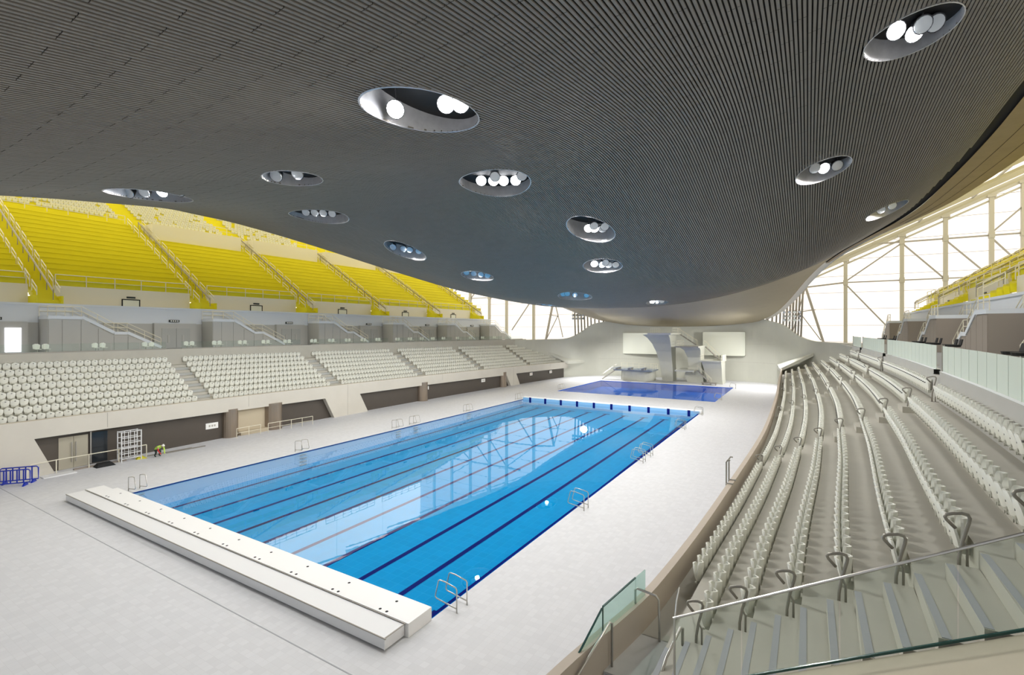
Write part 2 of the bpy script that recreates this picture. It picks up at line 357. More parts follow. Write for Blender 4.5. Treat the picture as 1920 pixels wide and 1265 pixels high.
lo = MB(); shell(lo,[(-.02,.40),(.0,.83)],.47,.44,.05,-1,6,0,.6,.15,.82,.1); shell(lo,[(-.13,.33),(-.19,.77)],.47,.47,.05,1,9,0,.72,.40,.62,.04); lo.box(-.12,.05,-.2,.2,.25,.36,1); lo.box(-.235,-.17,-.03,.03,.66,.70,2)
lo_me = bpy.data.meshes.new('stadium_seat'); lo_me.from_pydata(lo.v,[],lo.f)
for k in ('seat','seat_metal','seat_hole'): lo_me.materials.append(M[k])
lo_me.polygons.foreach_set('material_index', lo.mi); lo_me.update()
def merged(name, places, label, grp):
    v = []; f = []; mi = []
    for (x,y,z,rz) in places:
        c, s = math.cos(rz), math.sin(rz); b = len(v)
        v += [(x+c*a-s*q, y+s*a+c*q, z+r) for a,q,r in lo.v]; f += [tuple(b+i for i in ff) for ff in lo.f]; mi += lo.mi
    mb = MB(); mb.v = v; mb.f = f; mb.mi = mi
    o = mb.build(name, ['seat','seat_metal','seat_hole']); tag(o, label, 'seat', grp); return stuff(o)
def slope_rot(fn, y): return math.atan2(fn(y+.5)-fn(y-.5), 1.0)
# right stand -------------------------------------------------------
RZ = lambda i: 3.15+.51*i
def RB(y, i): return XRR(y)+.84+.8*i
R_AIS = [(12.9,14.3),(30.6,32.0),(45.0,46.4),(59.5,60.8)]
def rend(i): return 74-2.6*i
rs = sroot('stand_right', (36,20,0))
for i in range(9):
    ye = min(rend(i)+2.5, 80); Y = frange(-4.98 if i else -2.0, ye, int(ye+5))
    xa = (lambda y: XR(y)+.2) if i == 0 else (lambda y, i=i: RB(y,i-1)+.05)
    xb = lambda y, i=i: RB(y,i)+.05
    mb = MB(); z = RZ(i); zn = RZ(i+1)
    mb.grid([[(xa(y),y,z) for y in Y],[(xb(y),y,z) for y in Y]],flip=True)
    if i < 8: mb.grid([[(xb(y),y,z) for y in Y],[(xb(y),y,zn) for y in Y]],flip=True)
    mb.grid([[(xa(Y[0]),Y[0],z),(xb(Y[0]),Y[0],z)],[(xa(Y[0]),Y[0],z-1.5),(xb(Y[0]),Y[0],z-1.5)]],flip=True)
    mb.grid([[(xa(Y[-1]),Y[-1],z),(xb(Y[-1]),Y[-1],z)],[(xa(Y[-1]),Y[-1],z-3),(xb(Y[-1]),Y[-1],z-3)]])
    mb.build('terrace_row','tread',rs)
# parapet wall along the pool
Y = frange(-12,91,206); mb = MB()
ZP = 3.87
mb.grid([[(XR(y),y,0) for y in Y],[(XR(y),y,ZP) for y in Y],[(XR(y)+.2,y,ZP) for y in Y],[(XR(y)+.2,y,2.2) for y in Y]],flip=True)
mb.grid([[(XR(-12),-12,0),(XR(-12)+.2,-12,0)],[(XR(-12),-12,ZP),(XR(-12)+.2,-12,ZP)]])
struct(mb.build('wall_right','parapet'))
near_right = []; far_right = []
for i in range(9):
    blocks = []; s = .35 if i == 0 else -2.55
    for a, b in R_AIS+[(rend(i),0)]:
        e = min(a, rend(i))
        if e-s > .6: blocks.append((s, e))
        s = b
    for bi, (s, e) in enumerate(blocks):
        n = int((e-s)/.5)
        for k in range(n):
            y = s+.27+k*.5; p = (RB(y,i), y, RZ(i), -slope_rot(XRR,y))
            (near_right if bi == 0 else far_right).append((p,i,k))
def seen(p):
    dx, dy, dz = p[0]-CAM[0], p[1]-CAM[1], p[2]+.6-CAM[2]
    r_, d_ = dx*math.cos(YAW)+dy*math.sin(YAW), -dx*math.sin(YAW)+dy*math.cos(YAW)
    if d_ < 1: return False
    return abs(FPX*r_/d_) < 985 and -40 < HOR-FPX*dz/d_ < 1300
far_right += [q for q in near_right if not seen(q[0])]; near_right = [q for q in near_right if seen(q[0])]
for (p,i,k) in near_right:
    t = thing('stadium_seat','off-white tip-up seat, %s row up from the pool, %s from the near steps, right stand' % (nth(i+1), nth(k+1)),'seat',p[:3],'tip-up seats in the near right block')
    t.rotation_euler = (0,0,p[3])
    for nm, me in proto_parts:
        o = bpy.data.objects.new(nm, me); COL.objects.link(o); o.parent = t
merged('stadium_seat_rows',[q[0] for q in far_right],'rows of off-white tip-up seats farther along the right stand','tip-up seats farther along the right stand')
# left stand -------------------------------------------------------
LZ = lambda i, y: 3.50+.485*i-.006*y
def LB(y, i): return XL(y)-1.0-.8*i
L_AIS = [(10.1,11.45),(25.3,26.75),(40.4,42.1),(55.5,56.9),(70.6,71.8)]
def lend(i): return 84-.85*i
ls = sroot('stand_left', (-14,30,0))
for i in range(8):
    Y = frange(-18, lend(i)+1.2, int((lend(i)+19)/1.5)); mb = MB()
    xa = (lambda y: XL(y)-.2) if i == 0 else (lambda y, i=i: LB(y,i-1)-.05)
    xb = lambda y, i=i: LB(y,i)-.05
    mb.grid([[(xa(y),y,LZ(i,y)) for y in Y],[(xb(y),y,LZ(i,y)) for y in Y]])
    mb.grid([[(xb(y),y,LZ(i,y)) for y in Y],[(xb(y),y,LZ(i+1,y) if i < 7 else 8.38) for y in Y]])
    mb.build('terrace_row','tread',ls)
# half steps in the left aisles
for (a,b) in L_AIS:
    for i in range(7):
        y = (a+b)/2; x = LB(y,i); z = LZ(i,y); MB().box(x-.05,x+.33,a-.05,b+.05,z,z+.245).build('aisle_step','greypanel2',ls)
lp = []
for i in range(8):
    s = -6.0; bl = []
    for a, b in L_AIS+[(lend(i),0)]:
        bl.append((s, min(a, lend(i)))); s = b
    for bi, (s, e) in enumerate(bl):
        n = int((e-s)/.505)
        for k in range(n):
            y = e-.27-k*.505 if bi == 0 else s+.27+k*.505
            lp.append((((LB(y,i)),y,LZ(i,y),math.pi-slope_rot(XL,y)),i,k,bi))
vis = sorted([q for q in lp if q[0][1] > -2.6], key=lambda q: (q[0][0]-CAM[0])**2+(q[0][1]-CAM[1])**2)[:max(0,300-len(near_right))]
vs_ = set(id(q) for q in vis)
for (p,i,k,bi) in vis:
    o = bpy.data.objects.new('stadium_seat', lo_me); COL.objects.link(o); o.location = p[:3]; o.rotation_euler = (0,0,p[3])
    tag(o,'off-white tip-up seat, %s row up, %s %s the first aisle, left stand' % (nth(i+1), nth(k+1), 'before' if bi == 0 else 'beyond'),'seat','tip-up seats in the near left blocks')
merged('stadium_seat_rows',[q[0] for q in lp if id(q) not in vs_],'rows of off-white tip-up seats farther along the left stand','tip-up seats farther along the left stand')
# ------------------------------------------------------------------ right stand: steps, rails, balustrades
def p_rail(loc, label, grp, tri=True, rz=0):
    x,y,z = loc; t = thing('grab_rail', label, 'handrail', loc, grp)
    pts = [(.02,0,0),(.03,0,.35),(.10,0,.62),(.22,0,.92),(.235,0,.99),(.20,0,1.04),(.08,0,1.055),(-.10,0,1.03),(-.22,0,1.0),(-.25,0,.96),(-.22,0,.92),(-.04,0,.80)]
    MB().tube([(x+a*.62,y+b,z+c) for a,b,c in pts],.027,7).build('rail_tube','rail_grey',t,smooth=True)
    MB().tube([(x+.12,y+.02,z),(x+.12,y+.02,z+.5),(x+.06,y,z+.62)],.02,6).build('stay','rail_grey',t,smooth=True)
    MB().box(x-.03,x+.22,y-.05,y+.07,z,z+.015).build('base_plate','rail_grey',t)
    return t
for i in range(1,9):
    p_rail((RB(-2.85,i)-.2,-2.85,RZ(i)),'bent steel grab rail at the near end of the %s seat row, behind the glass' % nth(i+1),'grab rails beside the near steps')
for ai,(a,b) in enumerate(R_AIS):
    for i in range(9):
        if b > rend(i)-1: continue
        p_rail((RB(b,i)-.2,a+.25,RZ(i)),'bent steel grab rail in the %s aisle of the right stand, %s row up' % (nth(ai+2), nth(i+1)),'grab rails in the far aisles of the right stand')
        st = MB().box(RB(b,i)-.38,RB(b,i)+.05,a+.05,b-.05,RZ(i),RZ(i)+.255).build('aisle_step','tread',rs) if i < 8 else None
# near aisle steps with grey nosings
for i in range(1,9):
    x = RB(-3.5,i)+.05; z = RZ(i)
    if i < 8:
        MB().box(x-.4,x,-4.98,-2.95,z,z+.255).build('aisle_step','tread',rs)
        MB().box(x-.4,x-.30,-4.96,-3.0,z+.255,z+.262).build('step_nosing','nosing',rs)
    MB().box(x-.8 if i else x-.75,x-.70 if i else x-.66,-4.96,-3.0,z,z+.008).build('step_nosing','nosing',rs)
# landing and the stair down to the deck
ld = sroot('trim_landing', (33.2,-3,0))
xl0 = XR(-2.8)+.22
MB().hexa([(XR(-3.6)+.2,-3.62,3.0),(34.25,-3.62,3.0),(34.25,-1.98,3.0),(XR(-2)+.2,-1.98,3.0)],[(XR(-3.6)+.2,-3.62,3.15),(34.25,-3.62,3.15),(34.25,-1.98,3.15),(XR(-2)+.2,-1.98,3.15)]).build('landing_slab','marble',ld)
MB().box(XR(-3.6)+.25,34.25,-3.66,-3.62,2.98,3.14).build('landing_edge','nosing',ld)
for k in range(9):
    y = -3.62-.3*k; MB().box(XR(y)+.2,34.25,y-.3,y,2.4-.17*k,2.98-.17*k).build('stair_tread','marble',ld)
gb = thing('stair_glass','pale green glass balustrade beside the short stair at the near end of the right stand','balustrade',(32.6,-3,3.2))
def gpanel(parent, p0, p1, z00, z01, z10, z11, m='glass', edge='glass_edge', th=.02, top=True):
    (xa,ya),(xb,yb) = p0,p1; d = Vector((xb-xa,yb-ya,0)).normalized(); nrm = Vector((-d.y,d.x,0))*th/2
    q = [Vector((xa,ya,z00)),Vector((xb,yb,z10)),Vector((xb,yb,z11)),Vector((xa,ya,z01))]
    g = MB().prism([v-nrm for v in q], nrm*2).build('glass_pane',m,parent)
    if edge:
        e = MB(); e.bar(q[3],q[2],.03,.03); e.bar(q[0],q[3],.025,.025); e.build('pane_edge',edge,g)
    return g
gx = lambda y: XR(y)+.12
gpanel(gb,(gx(-3.5),-3.5),(gx(-2.12),-2.12),3.5,4.40,3.5,4.48)
gpanel(gb,(gx(-4.75),-4.75),(gx(-3.53),-3.53),2.75,3.62,3.5,4.38)
gpanel(gb,(gx(-2.10),-2.10),(gx(-1.62),-1.62),3.6,4.48,3.6,4.48,edge=None)
hr = thing('stair_handrail','steel handrail with a post on the pool side of the short stair','handrail',(32.7,-3.4,3.15))
MB().tube([(32.86,-3.40,3.15),(32.86,-3.40,4.05),(32.85,-3.50,4.12),(32.62,-4.6,3.62),(32.3,-6.1,2.95)],.027,7).build('rail_tube','steel',hr,smooth=True)
hr = thing('landing_rail','steel hoop rail at the top of the short stair landing','handrail',(33.0,-2.05,3.15))
MB().tube([(32.95,-2.08,3.15),(32.95,-2.08,4.18),(33.0,-2.07,4.22),(33.42,-2.05,4.16),(33.48,-2.05,4.08),(33.5,-2.05,3.15)],.027,7).build('rail_tube','steel',hr,smooth=True)
hr = thing('stair_handrail','short steel handrail on the seating side of the short stair','handrail',(34.2,-3.0,3.15))
MB().tube([(34.15,-2.75,3.15),(34.15,-2.75,4.02),(34.13,-2.85,4.07),(34.0,-3.5,3.78),(33.9,-4.6,3.15)],.03,7).build('rail_tube','steel',hr,smooth=True)
# glass balustrade over the near steps
gs = thing('step_glass','clear glass balustrade with a thin steel rail climbing beside the near steps','balustrade',(37,-5.0,4.5))
def gz(x): return 4.97+.552*(x-35.7)
xs = [34.5,35.5,36.75,38.0,39.0,40.0]
for a,b in zip(xs[:-1],xs[1:]): gpanel(gs,(a+.01,-5.0),(b-.01,-5.0),gz(a),gz(a)+1.14,gz(b),gz(b)+1.14,'glass3',None,.018)
MB().tube([(x,-5.0,gz(x)+1.16) for x in (34.48,40.0)],.02,7).build('top_rail','steel',gs)
MB().bar((34.5,-5.0,gz(34.5)),(40.0,-5.0,gz(40.0)),.03,.03).build('bottom_channel','glass_edge',gs)
MB().tube([(34.5,-5.0,gz(34.5)-.3),(34.5,-5.0,gz(34.5)+1.16)],.018,6).build('end_post','steel',gs)
MB().tube([(34.5,-5.0,gz(34.5)+1.1),(34.2,-3.6,4.75),(33.95,-2.4,4.35),(33.75,-1.2,4.05)],.016,6).build('link_rail','steel',gs)
sw = MB(); sw.prism([(34.7,-5.04,2.0),(40.05,-5.04,2.0),(40.05,-5.04,gz(40.05)-.03),(34.7,-5.04,gz(34.7)-.03)],(0,-4.2,0)); struct(sw.build('wall_stair','sand'))
# concourse wall and its glass panels behind the top row
cw = sroot('concourse_right', (41,25,8))
GY = frange(-9,53,52)
def WX(y): return XRR(y)+7.30
for a_,b_ in R_AIS[:3]: MB().box(WX(a_)+.02,WX(a_)+1.6,a_,b_,6.9,8.3).build('aisle_threshold','backwall',cw)
for bi,(s,e) in enumerate([(-9,12.9),(14.3,30.6),(32,45),(46.4,53)]):
    Y = frange(s,e,int((e-s)/1.1)); mb = MB()
    mb.grid([[(WX(y),y,7.0) for y in Y],[(WX(y),y,8.5) for y in Y],[(WX(y)+.22,y,8.5) for y in Y],[(WX(y)+.22,y,7.0) for y in Y]])
    mb.grid([[(WX(e),e,7.0),(WX(e)+.22,e,7.0)],[(WX(e),e,8.5),(WX(e)+.22,e,8.5)]],flip=True)
    mb.build('back_wall','backwall',cw)
    MB().grid([[(WX(y)-.03,y,8.52) for y in Y],[(WX(y)+.25,y,8.53) for y in Y]]).build('wall_coping','white2',cw)
    gt = thing('concourse_glass','row of frosted glass panels on the concourse wall, %s block of the right stand' % nth(bi+1),'balustrade',(WX(s),(s+e)/2,8.5),'concourse glass screens of the right stand')
    for a,b in zip(Y[:-1],Y[1:]): gpanel(gt,(WX(a)+.1,a+.02),(WX(b)+.1,b-.02),8.53,9.55,8.53,9.55,'glass2',None,.02)
    MB().box(WX(e)+.06,WX(e)+.16,e-.05,e,8.5,9.6).build('end_frame','rail_grey',gt)
    if bi < 3: MB().box(WX(e)+.25,WX(e)+.6,e+.35,e+1.05,7.2,9.5).build('aisle_pier','brownpanel',cw)
MB().grid([[(WX(y)+.2,y,8.3) for y in frange(-9,80,30)],[(50.0,y,8.3) for y in frange(-9,80,30)]],flip=True).build('concourse_floor','nosing',cw)
# ------------------------------------------------------------------ end wall
PW = [(-19.5,60,8.3),(-18.3,70,8.3),(-15.2,77.5,8.3),(-11.5,82,8.35),(-8.9,85.2,8.6),(-7.3,88.3,9.8),(-5.6,91,11.6),(-3.6,92.6,12.2),(0,94.2,12.7),(7,95.2,12.6),(13,95.6,12.6),(21,95.4,12.6),(27,94.6,12.7),(30.6,92.6,11.95),(32.8,90,11.05),(35.0,86.4,9.3),(37.1,82,8.5),(39.6,76,8.4),(41.4,66,8.4),(41.6,53,8.4)]
def catmull(P, n=6):
    P = [Vector(p) for p in P]; out = []
    for i in range(len(P)-1):
        p0,p1,p2,p3 = P[max(i-1,0)],P[i],P[i+1],P[min(i+2,len(P)-1)]
        for k in range(n):
            t = k/n; out.append(.5*((2*p1)+(p2-p0)*t+(2*p0-5*p1+4*p2-p3)*t*t+(3*p1-p0-3*p2+p3)*t**3))
    out.append(P[-1]); return out
EW = catmull(PW); C0 = Vector((12,60,0))
ob = [p+(Vector((p.x,p.y,0))-C0).normalized()*.45 for p in EW]
mb = MB(); mb.grid([[(p.x,p.y,0) for p in EW],[tuple(p) for p in EW],[tuple(p) for p in ob],[(p.x,p.y,0) for p in ob]],flip=True)
we = struct(mb.build('wall_end','concrete_end',smooth=False))
for z in (3.9,7.6):
    ln = MB()
    for a,b in zip(EW[40:-36],EW[41:-35]): ln.bar((a.x,a.y-.01,z),(b.x,b.y-.01,z),.02,.025)
    ln.build('joint_line','boardbacking',we)
for nm, A, B, Cc in [('l',(-8.5,84.5,3.45),(-5.9,91.4,3.45),(-13.0,80.6,6.6)),('r',(32.4,79.5,3.87),(31.4,91.4,3.9),(37.2,81.6,6.5))]:
    struct(MB().prism([A,B,Cc],(0,0,-.5)).build('trim_ledge','concrete_end'))
# score boards
for xa,xb,za,zb,yy,lab in [(.75,8.9,5.1,9.7,94.15,'blank white display board left of the dive tower on the end wall'),(17.7,25.7,5.15,9.95,94.45,'blank white display board right of the dive tower on the end wall')]:
    t = thing('display_board',lab,'board',((xa+xb)/2,yy,za),'blank boards on the end wall')
    MB().box(xa,xb,yy-.25,yy+.5,za,zb).build('board_case','boardbacking',t); MB().box(xa+.12,xb-.12,yy-.28,yy-.25,za+.12,zb-.12).build('board_face','board',t)
    fr = MB(); fr.box(xa,xb,yy-.32,yy-.25,za,za+.12); fr.box(xa,xb,yy-.32,yy-.25,zb-.12,zb); fr.box(xa,xa+.12,yy-.32,yy-.25,za,zb); fr.box(xb-.12,xb,yy-.32,yy-.25,za,zb); fr.build('board_frame','board',t)
# ------------------------------------------------------------------ dive tower
def tower(name, lab, loc): return thing(name, lab, 'dive platform', loc)
def lofted(mb, secs, mi=0):   # secs: (z, x0,x1,y0,y1)
    rows = [[(a,c,z),(b,c,z),(b,d,z),(a,d,z),(a,c,z)] for z,a,b,c,d in secs]
    mb.grid(rows, mi); mb.add(rows[0][:4],[(3,2,1,0)],mi); mb.add(rows[-1][:4],[(0,1,2,3)],mi)
dt = tower('dive_tower','curved concrete dive tower with the highest platform, centre of the end wall',(12,88,0))
m = MB(); lofted(m,[(0,10.9,13.1,88.2,91.0),(2,10.7,13.05,88.0,91),(4,10.4,12.95,87.7,91),(6,9.9,12.95,87.2,91),(7.6,9.3,13.0,86.4,91),(8.8,8.6,13.05,85.4,91),(9.45,8.0,13.1,84.2,91)]); m.build('stem','concrete_end',dt)
MB().box(9.6,14.0,82.2,91,9.45,9.75).build('platform_slab','concrete_end',dt); MB().box(9.6,14.0,82.16,82.22,9.45,9.75).build('platform_edge','sign',dt)
def railing(mb, pts, h, r=.03, step=1.2, mid=True):
    for a,b in zip(pts[:-1],pts[1:]):
        a=Vector(a); b=Vector(b); u=Vector((0,0,h)); mb.tube([a+u,b+u],r,5)
        if mid: mb.tube([a+u*.5,b+u*.5],r*.7,5)
        n=max(1,int((b-a).length/step))
        for i in range(n+1): p=a+(b-a)*i/n; mb.tube([p,p+u],r,5)
for xx in (9.7,13.9): m = MB(); railing(m,[(xx,84,9.75),(xx,91,9.75)],1.0); m.build('guard_rail','cream_rail',dt)
t2 = tower('dive_tower','curved concrete dive tower with the middle platform, right of the highest one',(16.8,88,0))
m = MB(); lofted(m,[(0,16.0,19.0,87.6,91),(1.5,15.4,18.9,87.4,91),(3,16.2,18.6,87.6,91),(5,16.0,18.5,87.4,91),(6.4,15.5,18.6,86.6,91),(7.0,14.8,18.6,85.6,91)]); m.build('stem','concrete_end',t2)
MB().box(14.4,18.75,83.6,91,7.0,7.25).build('platform_slab','concrete_end',t2); MB().box(14.4,18.75,83.56,83.62,7.0,7.25).build('platform_edge','boardbacking',t2)
MB().box(14.3,17.9,84,90,2.35,2.6).build('low_platform','concrete_end',t2)
m = MB(); railing(m,[(14.5,85,7.25),(14.5,91,7.25)],1.0); m.build('guard_rail','cream_rail',t2)
t3 = tower('dive_tower','short rounded concrete dive tower with the lowest platform, right end of the group',(20.8,88,0))
m = MB(); lofted(m,[(0,19.9,22.6,86.6,90.5),(1.5,19.6,22.5,86.3,90.5),(3,19.3,22.5,85.9,90.5),(4.3,19.0,22.5,85.2,90.5)]); m.build('stem','concrete_end',t3)
MB().box(18.8,22.7,84,90.5,4.3,4.55).build('platform_slab','concrete_end',t3)
for xx,yy in ((18.9,88),(22.6,90)): m = MB(); railing(m,[(xx,84.6,4.55),(xx,yy,4.55)],1.0); m.build('guard_rail','cream_rail',t3)
MB().prism([(22.5,85.5,4.55),(22.5,85.5,5.6),(22.7,85.5,5.6),(22.7,85.5,4.55)],(0,5,0)).build('side_wall','concrete_end',t3)
def stairs(lab, a, b, wd):
    t = thing('tower_stair',lab,'stairs',(a[0],a[1],min(a[2],b[2]))); a=Vector(a); b=Vector(b)
    MB().bar(a,b,wd,.14).build('stringer','rail_grey',t)
    m = MB()
    for s in (-.5,.5): o=Vector((0,s*wd,0)); m.tube([a+o+Vector((0,0,1)),b+o+Vector((0,0,1))],.035,5); [m.tube([a+o+(b-a)*k/4,a+o+(b-a)*k/4+Vector((0,0,1))],.025,5) for k in range(5)]
    m.build('handrail','cream_rail',t)
stairs('flight of stairs from the middle platform up to the highest platform',(17.0,91.8,7.2),(13.3,91.8,9.7),.9)
stairs('flight of stairs from the lowest platform up to the middle platform',(21.2,91.8,4.5),(18.4,91.8,7.2),.9)
stairs('steep stairs from the deck to the lowest dive platform',(20.8,85.2,.1),(18.3,85.2,2.6),.8)
sb = thing('springboard_stage','grey curved springboard stage with three diving boards on the left','springboard stage',(6,86,0))
n = 20; arc = [(6.2+3.35*math.cos(math.pi+math.pi*k/n), 86.6+2.0*math.sin(math.pi+math.pi*k/n)) for k in range(n+1)]
m = MB(); m.prism([(x,y,0) for x,y in arc]+[(9.55,88.5,0),(2.85,88.5,0)],(0,0,2.05)); m.build('drum','concrete_end',sb)
MB().box(2.0,10.0,83.9,88.6,2.05,2.3).build('stage_slab','stagetop',sb)
for x in (3.0,5.6,8.3):
    bd = MB().box(x-.25,x+.25,80.4,85.4,2.72,2.78).build('diving_board','stagetop',sb)
    m = MB(); m.box(x-.3,x+.3,84.6,85.0,2.3,2.72); m.box(x-.3,x+.3,83.2,83.5,2.3,2.72); m.build('fulcrum','boardbacking',bd)
m = MB(); railing(m,[(2.2,88.5,2.3),(9.8,88.5,2.3)],1.1); railing(m,[(9.9,85,2.3),(9.9,88.5,2.3)],1.1); m.build('guard_rail','cream_rail',sb)
m = MB(); m.bar((2.0,86,2.2),(-.6,84.4,.1),.8,.1); m.tube([(2.0,85.6,3.2),(-.6,84.0,1.1)],.03,5); m.tube([(2.0,86.4,3.2),(-.6,84.8,1.1)],.03,5); m.build('access_stair','rail_grey',sb)
wb = thing('water_bench','low dark folded bench at the foot of the lowest dive tower','bench',(20.6,84.6,0))
m = MB(); m.box(19.2,21.9,84.0,85.0,.35,.5); m.build('bench_top','rail_grey',wb); m = MB(); [m.box(x,x+.12,84.05,84.95,0,.35) for x in (19.3,21.6)]; m.build('bench_leg','rail_grey',wb)
# ------------------------------------------------------------------ ceiling
XC = 13.0
EY=[-40,-10,10,20,28,35,41.5,46.4,54,60,66,72,78,84,90,94.5]; EZ=[20.5,22.3,22.7,22.5,22.1,21.6,21.1,20.85,20.6,20.2,19.4,17.9,16.0,14.3,13.0,12.0]
WY=[-40,-10,10,25,40,52,62,72,82,90,94.5]; WW=[30,31.5,32.3,32.5,31.5,29.3,26.5,23.3,20.2,17.5,15]
CK1=[-40,-15,0,12,22,32,42,52,62]; CZ1=[13.5,15.06,17.7,19.3,17.4,15.35,13.9,13.35,14.2]; CK2=[62,78,94.5]; CZ2=[14.2,13.0,11.1]
_tab = {}
def tabs(y):
    k = round(y*20)
    if k not in _tab: _tab[k] = (pchip(WY,WW,y), pchip(CK1,CZ1,y) if y <= 62 else pchip(CK2,CZ2,y), pchip(EY,EZ,y))
    return _tab[k]
def CW(y): return tabs(y)[0]
def CZ(x, y):
    w_, c, e = tabs(y); return c+(e-c)*min(abs(x-XC)/w_,1.4)**2.5
LIGHTS = {'A':(24.44,.33,2.84,1.47,-88),'B':(19.85,12.04,2.52,2.2,-66),'C':(13.27,2.77,2.26,1.34,-55),'D':(2.54,12.5,2.66,2.16,170),'E':(4.24,.03,3.4,1.47,-51),'F':(3.54,21.39,2.67,1.75,-73),'G':(6.36,29.23,1.9,1.68,154),'H':(22.4,21.36,2.53,1.54,83),'I':(20.41,29.03,1.88,1.76,-72),'J':(13.13,39.31,2.5,1.97,-70),'K':(20.31,48.22,2.4,1.3,-84),'L':(37.16,21.72,1.54,1.45,90),'M':(39.74,10.39,1.78,1.48,72),'N':(41.89,36.72,2.0,1.32,66),'O':(5.2,47.6,2.2,1.4,-80)}
def cuts(x, grow=1.0):
    out = []
    for (cx,cy,a,b,an) in LIGHTS.values():
        a*=grow; b*=grow; c,s = math.cos(R(an)),math.sin(R(an)); dx = x-cx
        # ((dx c + dy s)/a)^2 + ((-dx s + dy c)/b)^2 = 1
        A = (s/a)**2+(c/b)**2; B = 2*dx*c*s*(1/a**2-1/b**2); Cc = dx*dx*((c/a)**2+(s/b)**2)-1
        D = B*B-4*A*Cc
        if D > 0: q = math.sqrt(D); out.append((cy+(-B-q)/(2*A), cy+(-B+q)/(2*A)))
    return out
ceil = sroot('ceiling', (13,30,16))
SP, SW, SD = .14, .088, .055; Y0C, YCREASE = -24.0, 62.0
def slat_mesh(mb, x, g):
    # clear length between the ceiling edges
    yy = Y0C
    dxm = abs(x-XC)
    lim = YCREASE
    if dxm > CW(YCREASE)-.02:
        a, b = 25.0, YCREASE
        if dxm > CW(25): return
        for _ in range(24):
            mid = (a+b)/2
            if CW(mid) > dxm: a = mid
            else: b = mid
        lim = a
        if dxm > CW(Y0C):
            a, b = Y0C, 25.0
            for _ in range(24):
                mid = (a+b)/2
                if CW(mid) > dxm: b = mid
                else: a = mid
            yy = b
    runs = []; off = 1.35*(g % 2)
    j = math.floor((yy-off)/2.7)*2.7+off
    while j < lim:
        a, b = max(j+.009, yy), min(j+2.691, lim)
        if b-a > .1: runs.append((a,b))
        j += 2.7
    for (c0,c1) in cuts(x):
        nr = []
        for a,b in runs:
            if b <= c0 or a >= c1: nr.append((a,b)); continue
            if c0-a > .05: nr.append((a,c0))
            if b-c1 > .05: nr.append((c1,b))
        runs = nr
    for a,b in runs:
        ns = 2 if b-a > 1.2 else 1; rows = [[],[],[],[]]
        for i in range(ns+1):
            y = a+(b-a)*i/ns; z = CZ(x,y)
            for r,(dx,dz) in enumerate([(-SW/2,SD),(-SW/2,0),(SW/2,0),(SW/2,SD)]): rows[r].append((x+dx,y,z+dz))
        mb.grid(rows)
nsl = int(65.0/SP); rest = MB()
for i in range(nsl):
    x = XC-32.5+SP*(i+.5); mb = rest if i < nsl-300 else MB()
    slat_mesh(mb, x, i//3)
    if mb is not rest and mb.v: mb.build('slat','slat',ceil)
stuff(rest.build('slat_field','slat',ceil))
# dark backing above the slats, open at the light wells, and a dark sheet added above so gaps look dark and sky is blocked
def inside(x, y, grow):
    for (cx,cy,a,b,an) in LIGHTS.values():
        c,s = math.cos(R(an)),math.sin(R(an)); dx,dy = x-cx,y-cy
        if ((dx*c+dy*s)/(a*grow))**2+((-dx*s+dy*c)/(b*grow))**2 < 1: return True
    return False
mb = MB(); NX, NY = 130, 150; idx = {}
yv = frange(Y0C, YCREASE, NY)
for j,y in enumerate(yv):
    for i in range(NX+1):
        x = XC+CW(y)*(2*i/NX-1); idx[i,j] = len(mb.v); mb.v.append((x,y,CZ(x,y)+SD+.01))
hole = [inside(p[0],p[1],1.03) for p in mb.v]
for j in range(NY):
    for i in range(NX):
        q = (idx[i,j],idx[i,j+1],idx[i+1,j+1],idx[i+1,j])
        if not any(hole[k] for k in q): mb.f.append(q); mb.mi.append(0)
mb.build('backing','slat_dark',ceil)
mb = MB(); yv = frange(Y0C, YCREASE, 60); mb.grid([[(XC+(CW(y)+.9)*(2*i/40-1),y,CZ(XC+CW(y)*(2*i/40-1),y)+2.3-1.9*abs(2*i/40-1)**6) for i in range(41)] for y in yv])
mb.build('roof_void','slat_dark',ceil)
# smooth end soffit running down to the end wall
yv = frange(YCREASE-.05, 94.6, 40); mb = MB(); mb.grid([[(XC+CW(y)*(2*i/60-1),y,CZ(XC+CW(y)*(2*i/60-1),y)) for i in range(61)] for y in yv],flip=True)
mb.grid([[(XC+CW(y)*(2*i/60-1),y,CZ(XC+CW(y)*(2*i/60-1),y)+.6) for i in range(61)] for y in yv])
for s in (-1,1): mb.grid([[(XC+s*CW(y),y,CZ(XC+CW(y),y)+d) for y in yv] for d in (0,.6)])
mb.build('end_soffit','olive',ceil,smooth=True)
mb = MB(); mb.grid([[(XC+CW(94.6)*(2*i/60-1),94.6,CZ(XC+CW(94.6)*(2*i/60-1),94.5)+d) for i in range(61)] for d in (0,1.2)]); mb.build('end_gap','black',ceil)
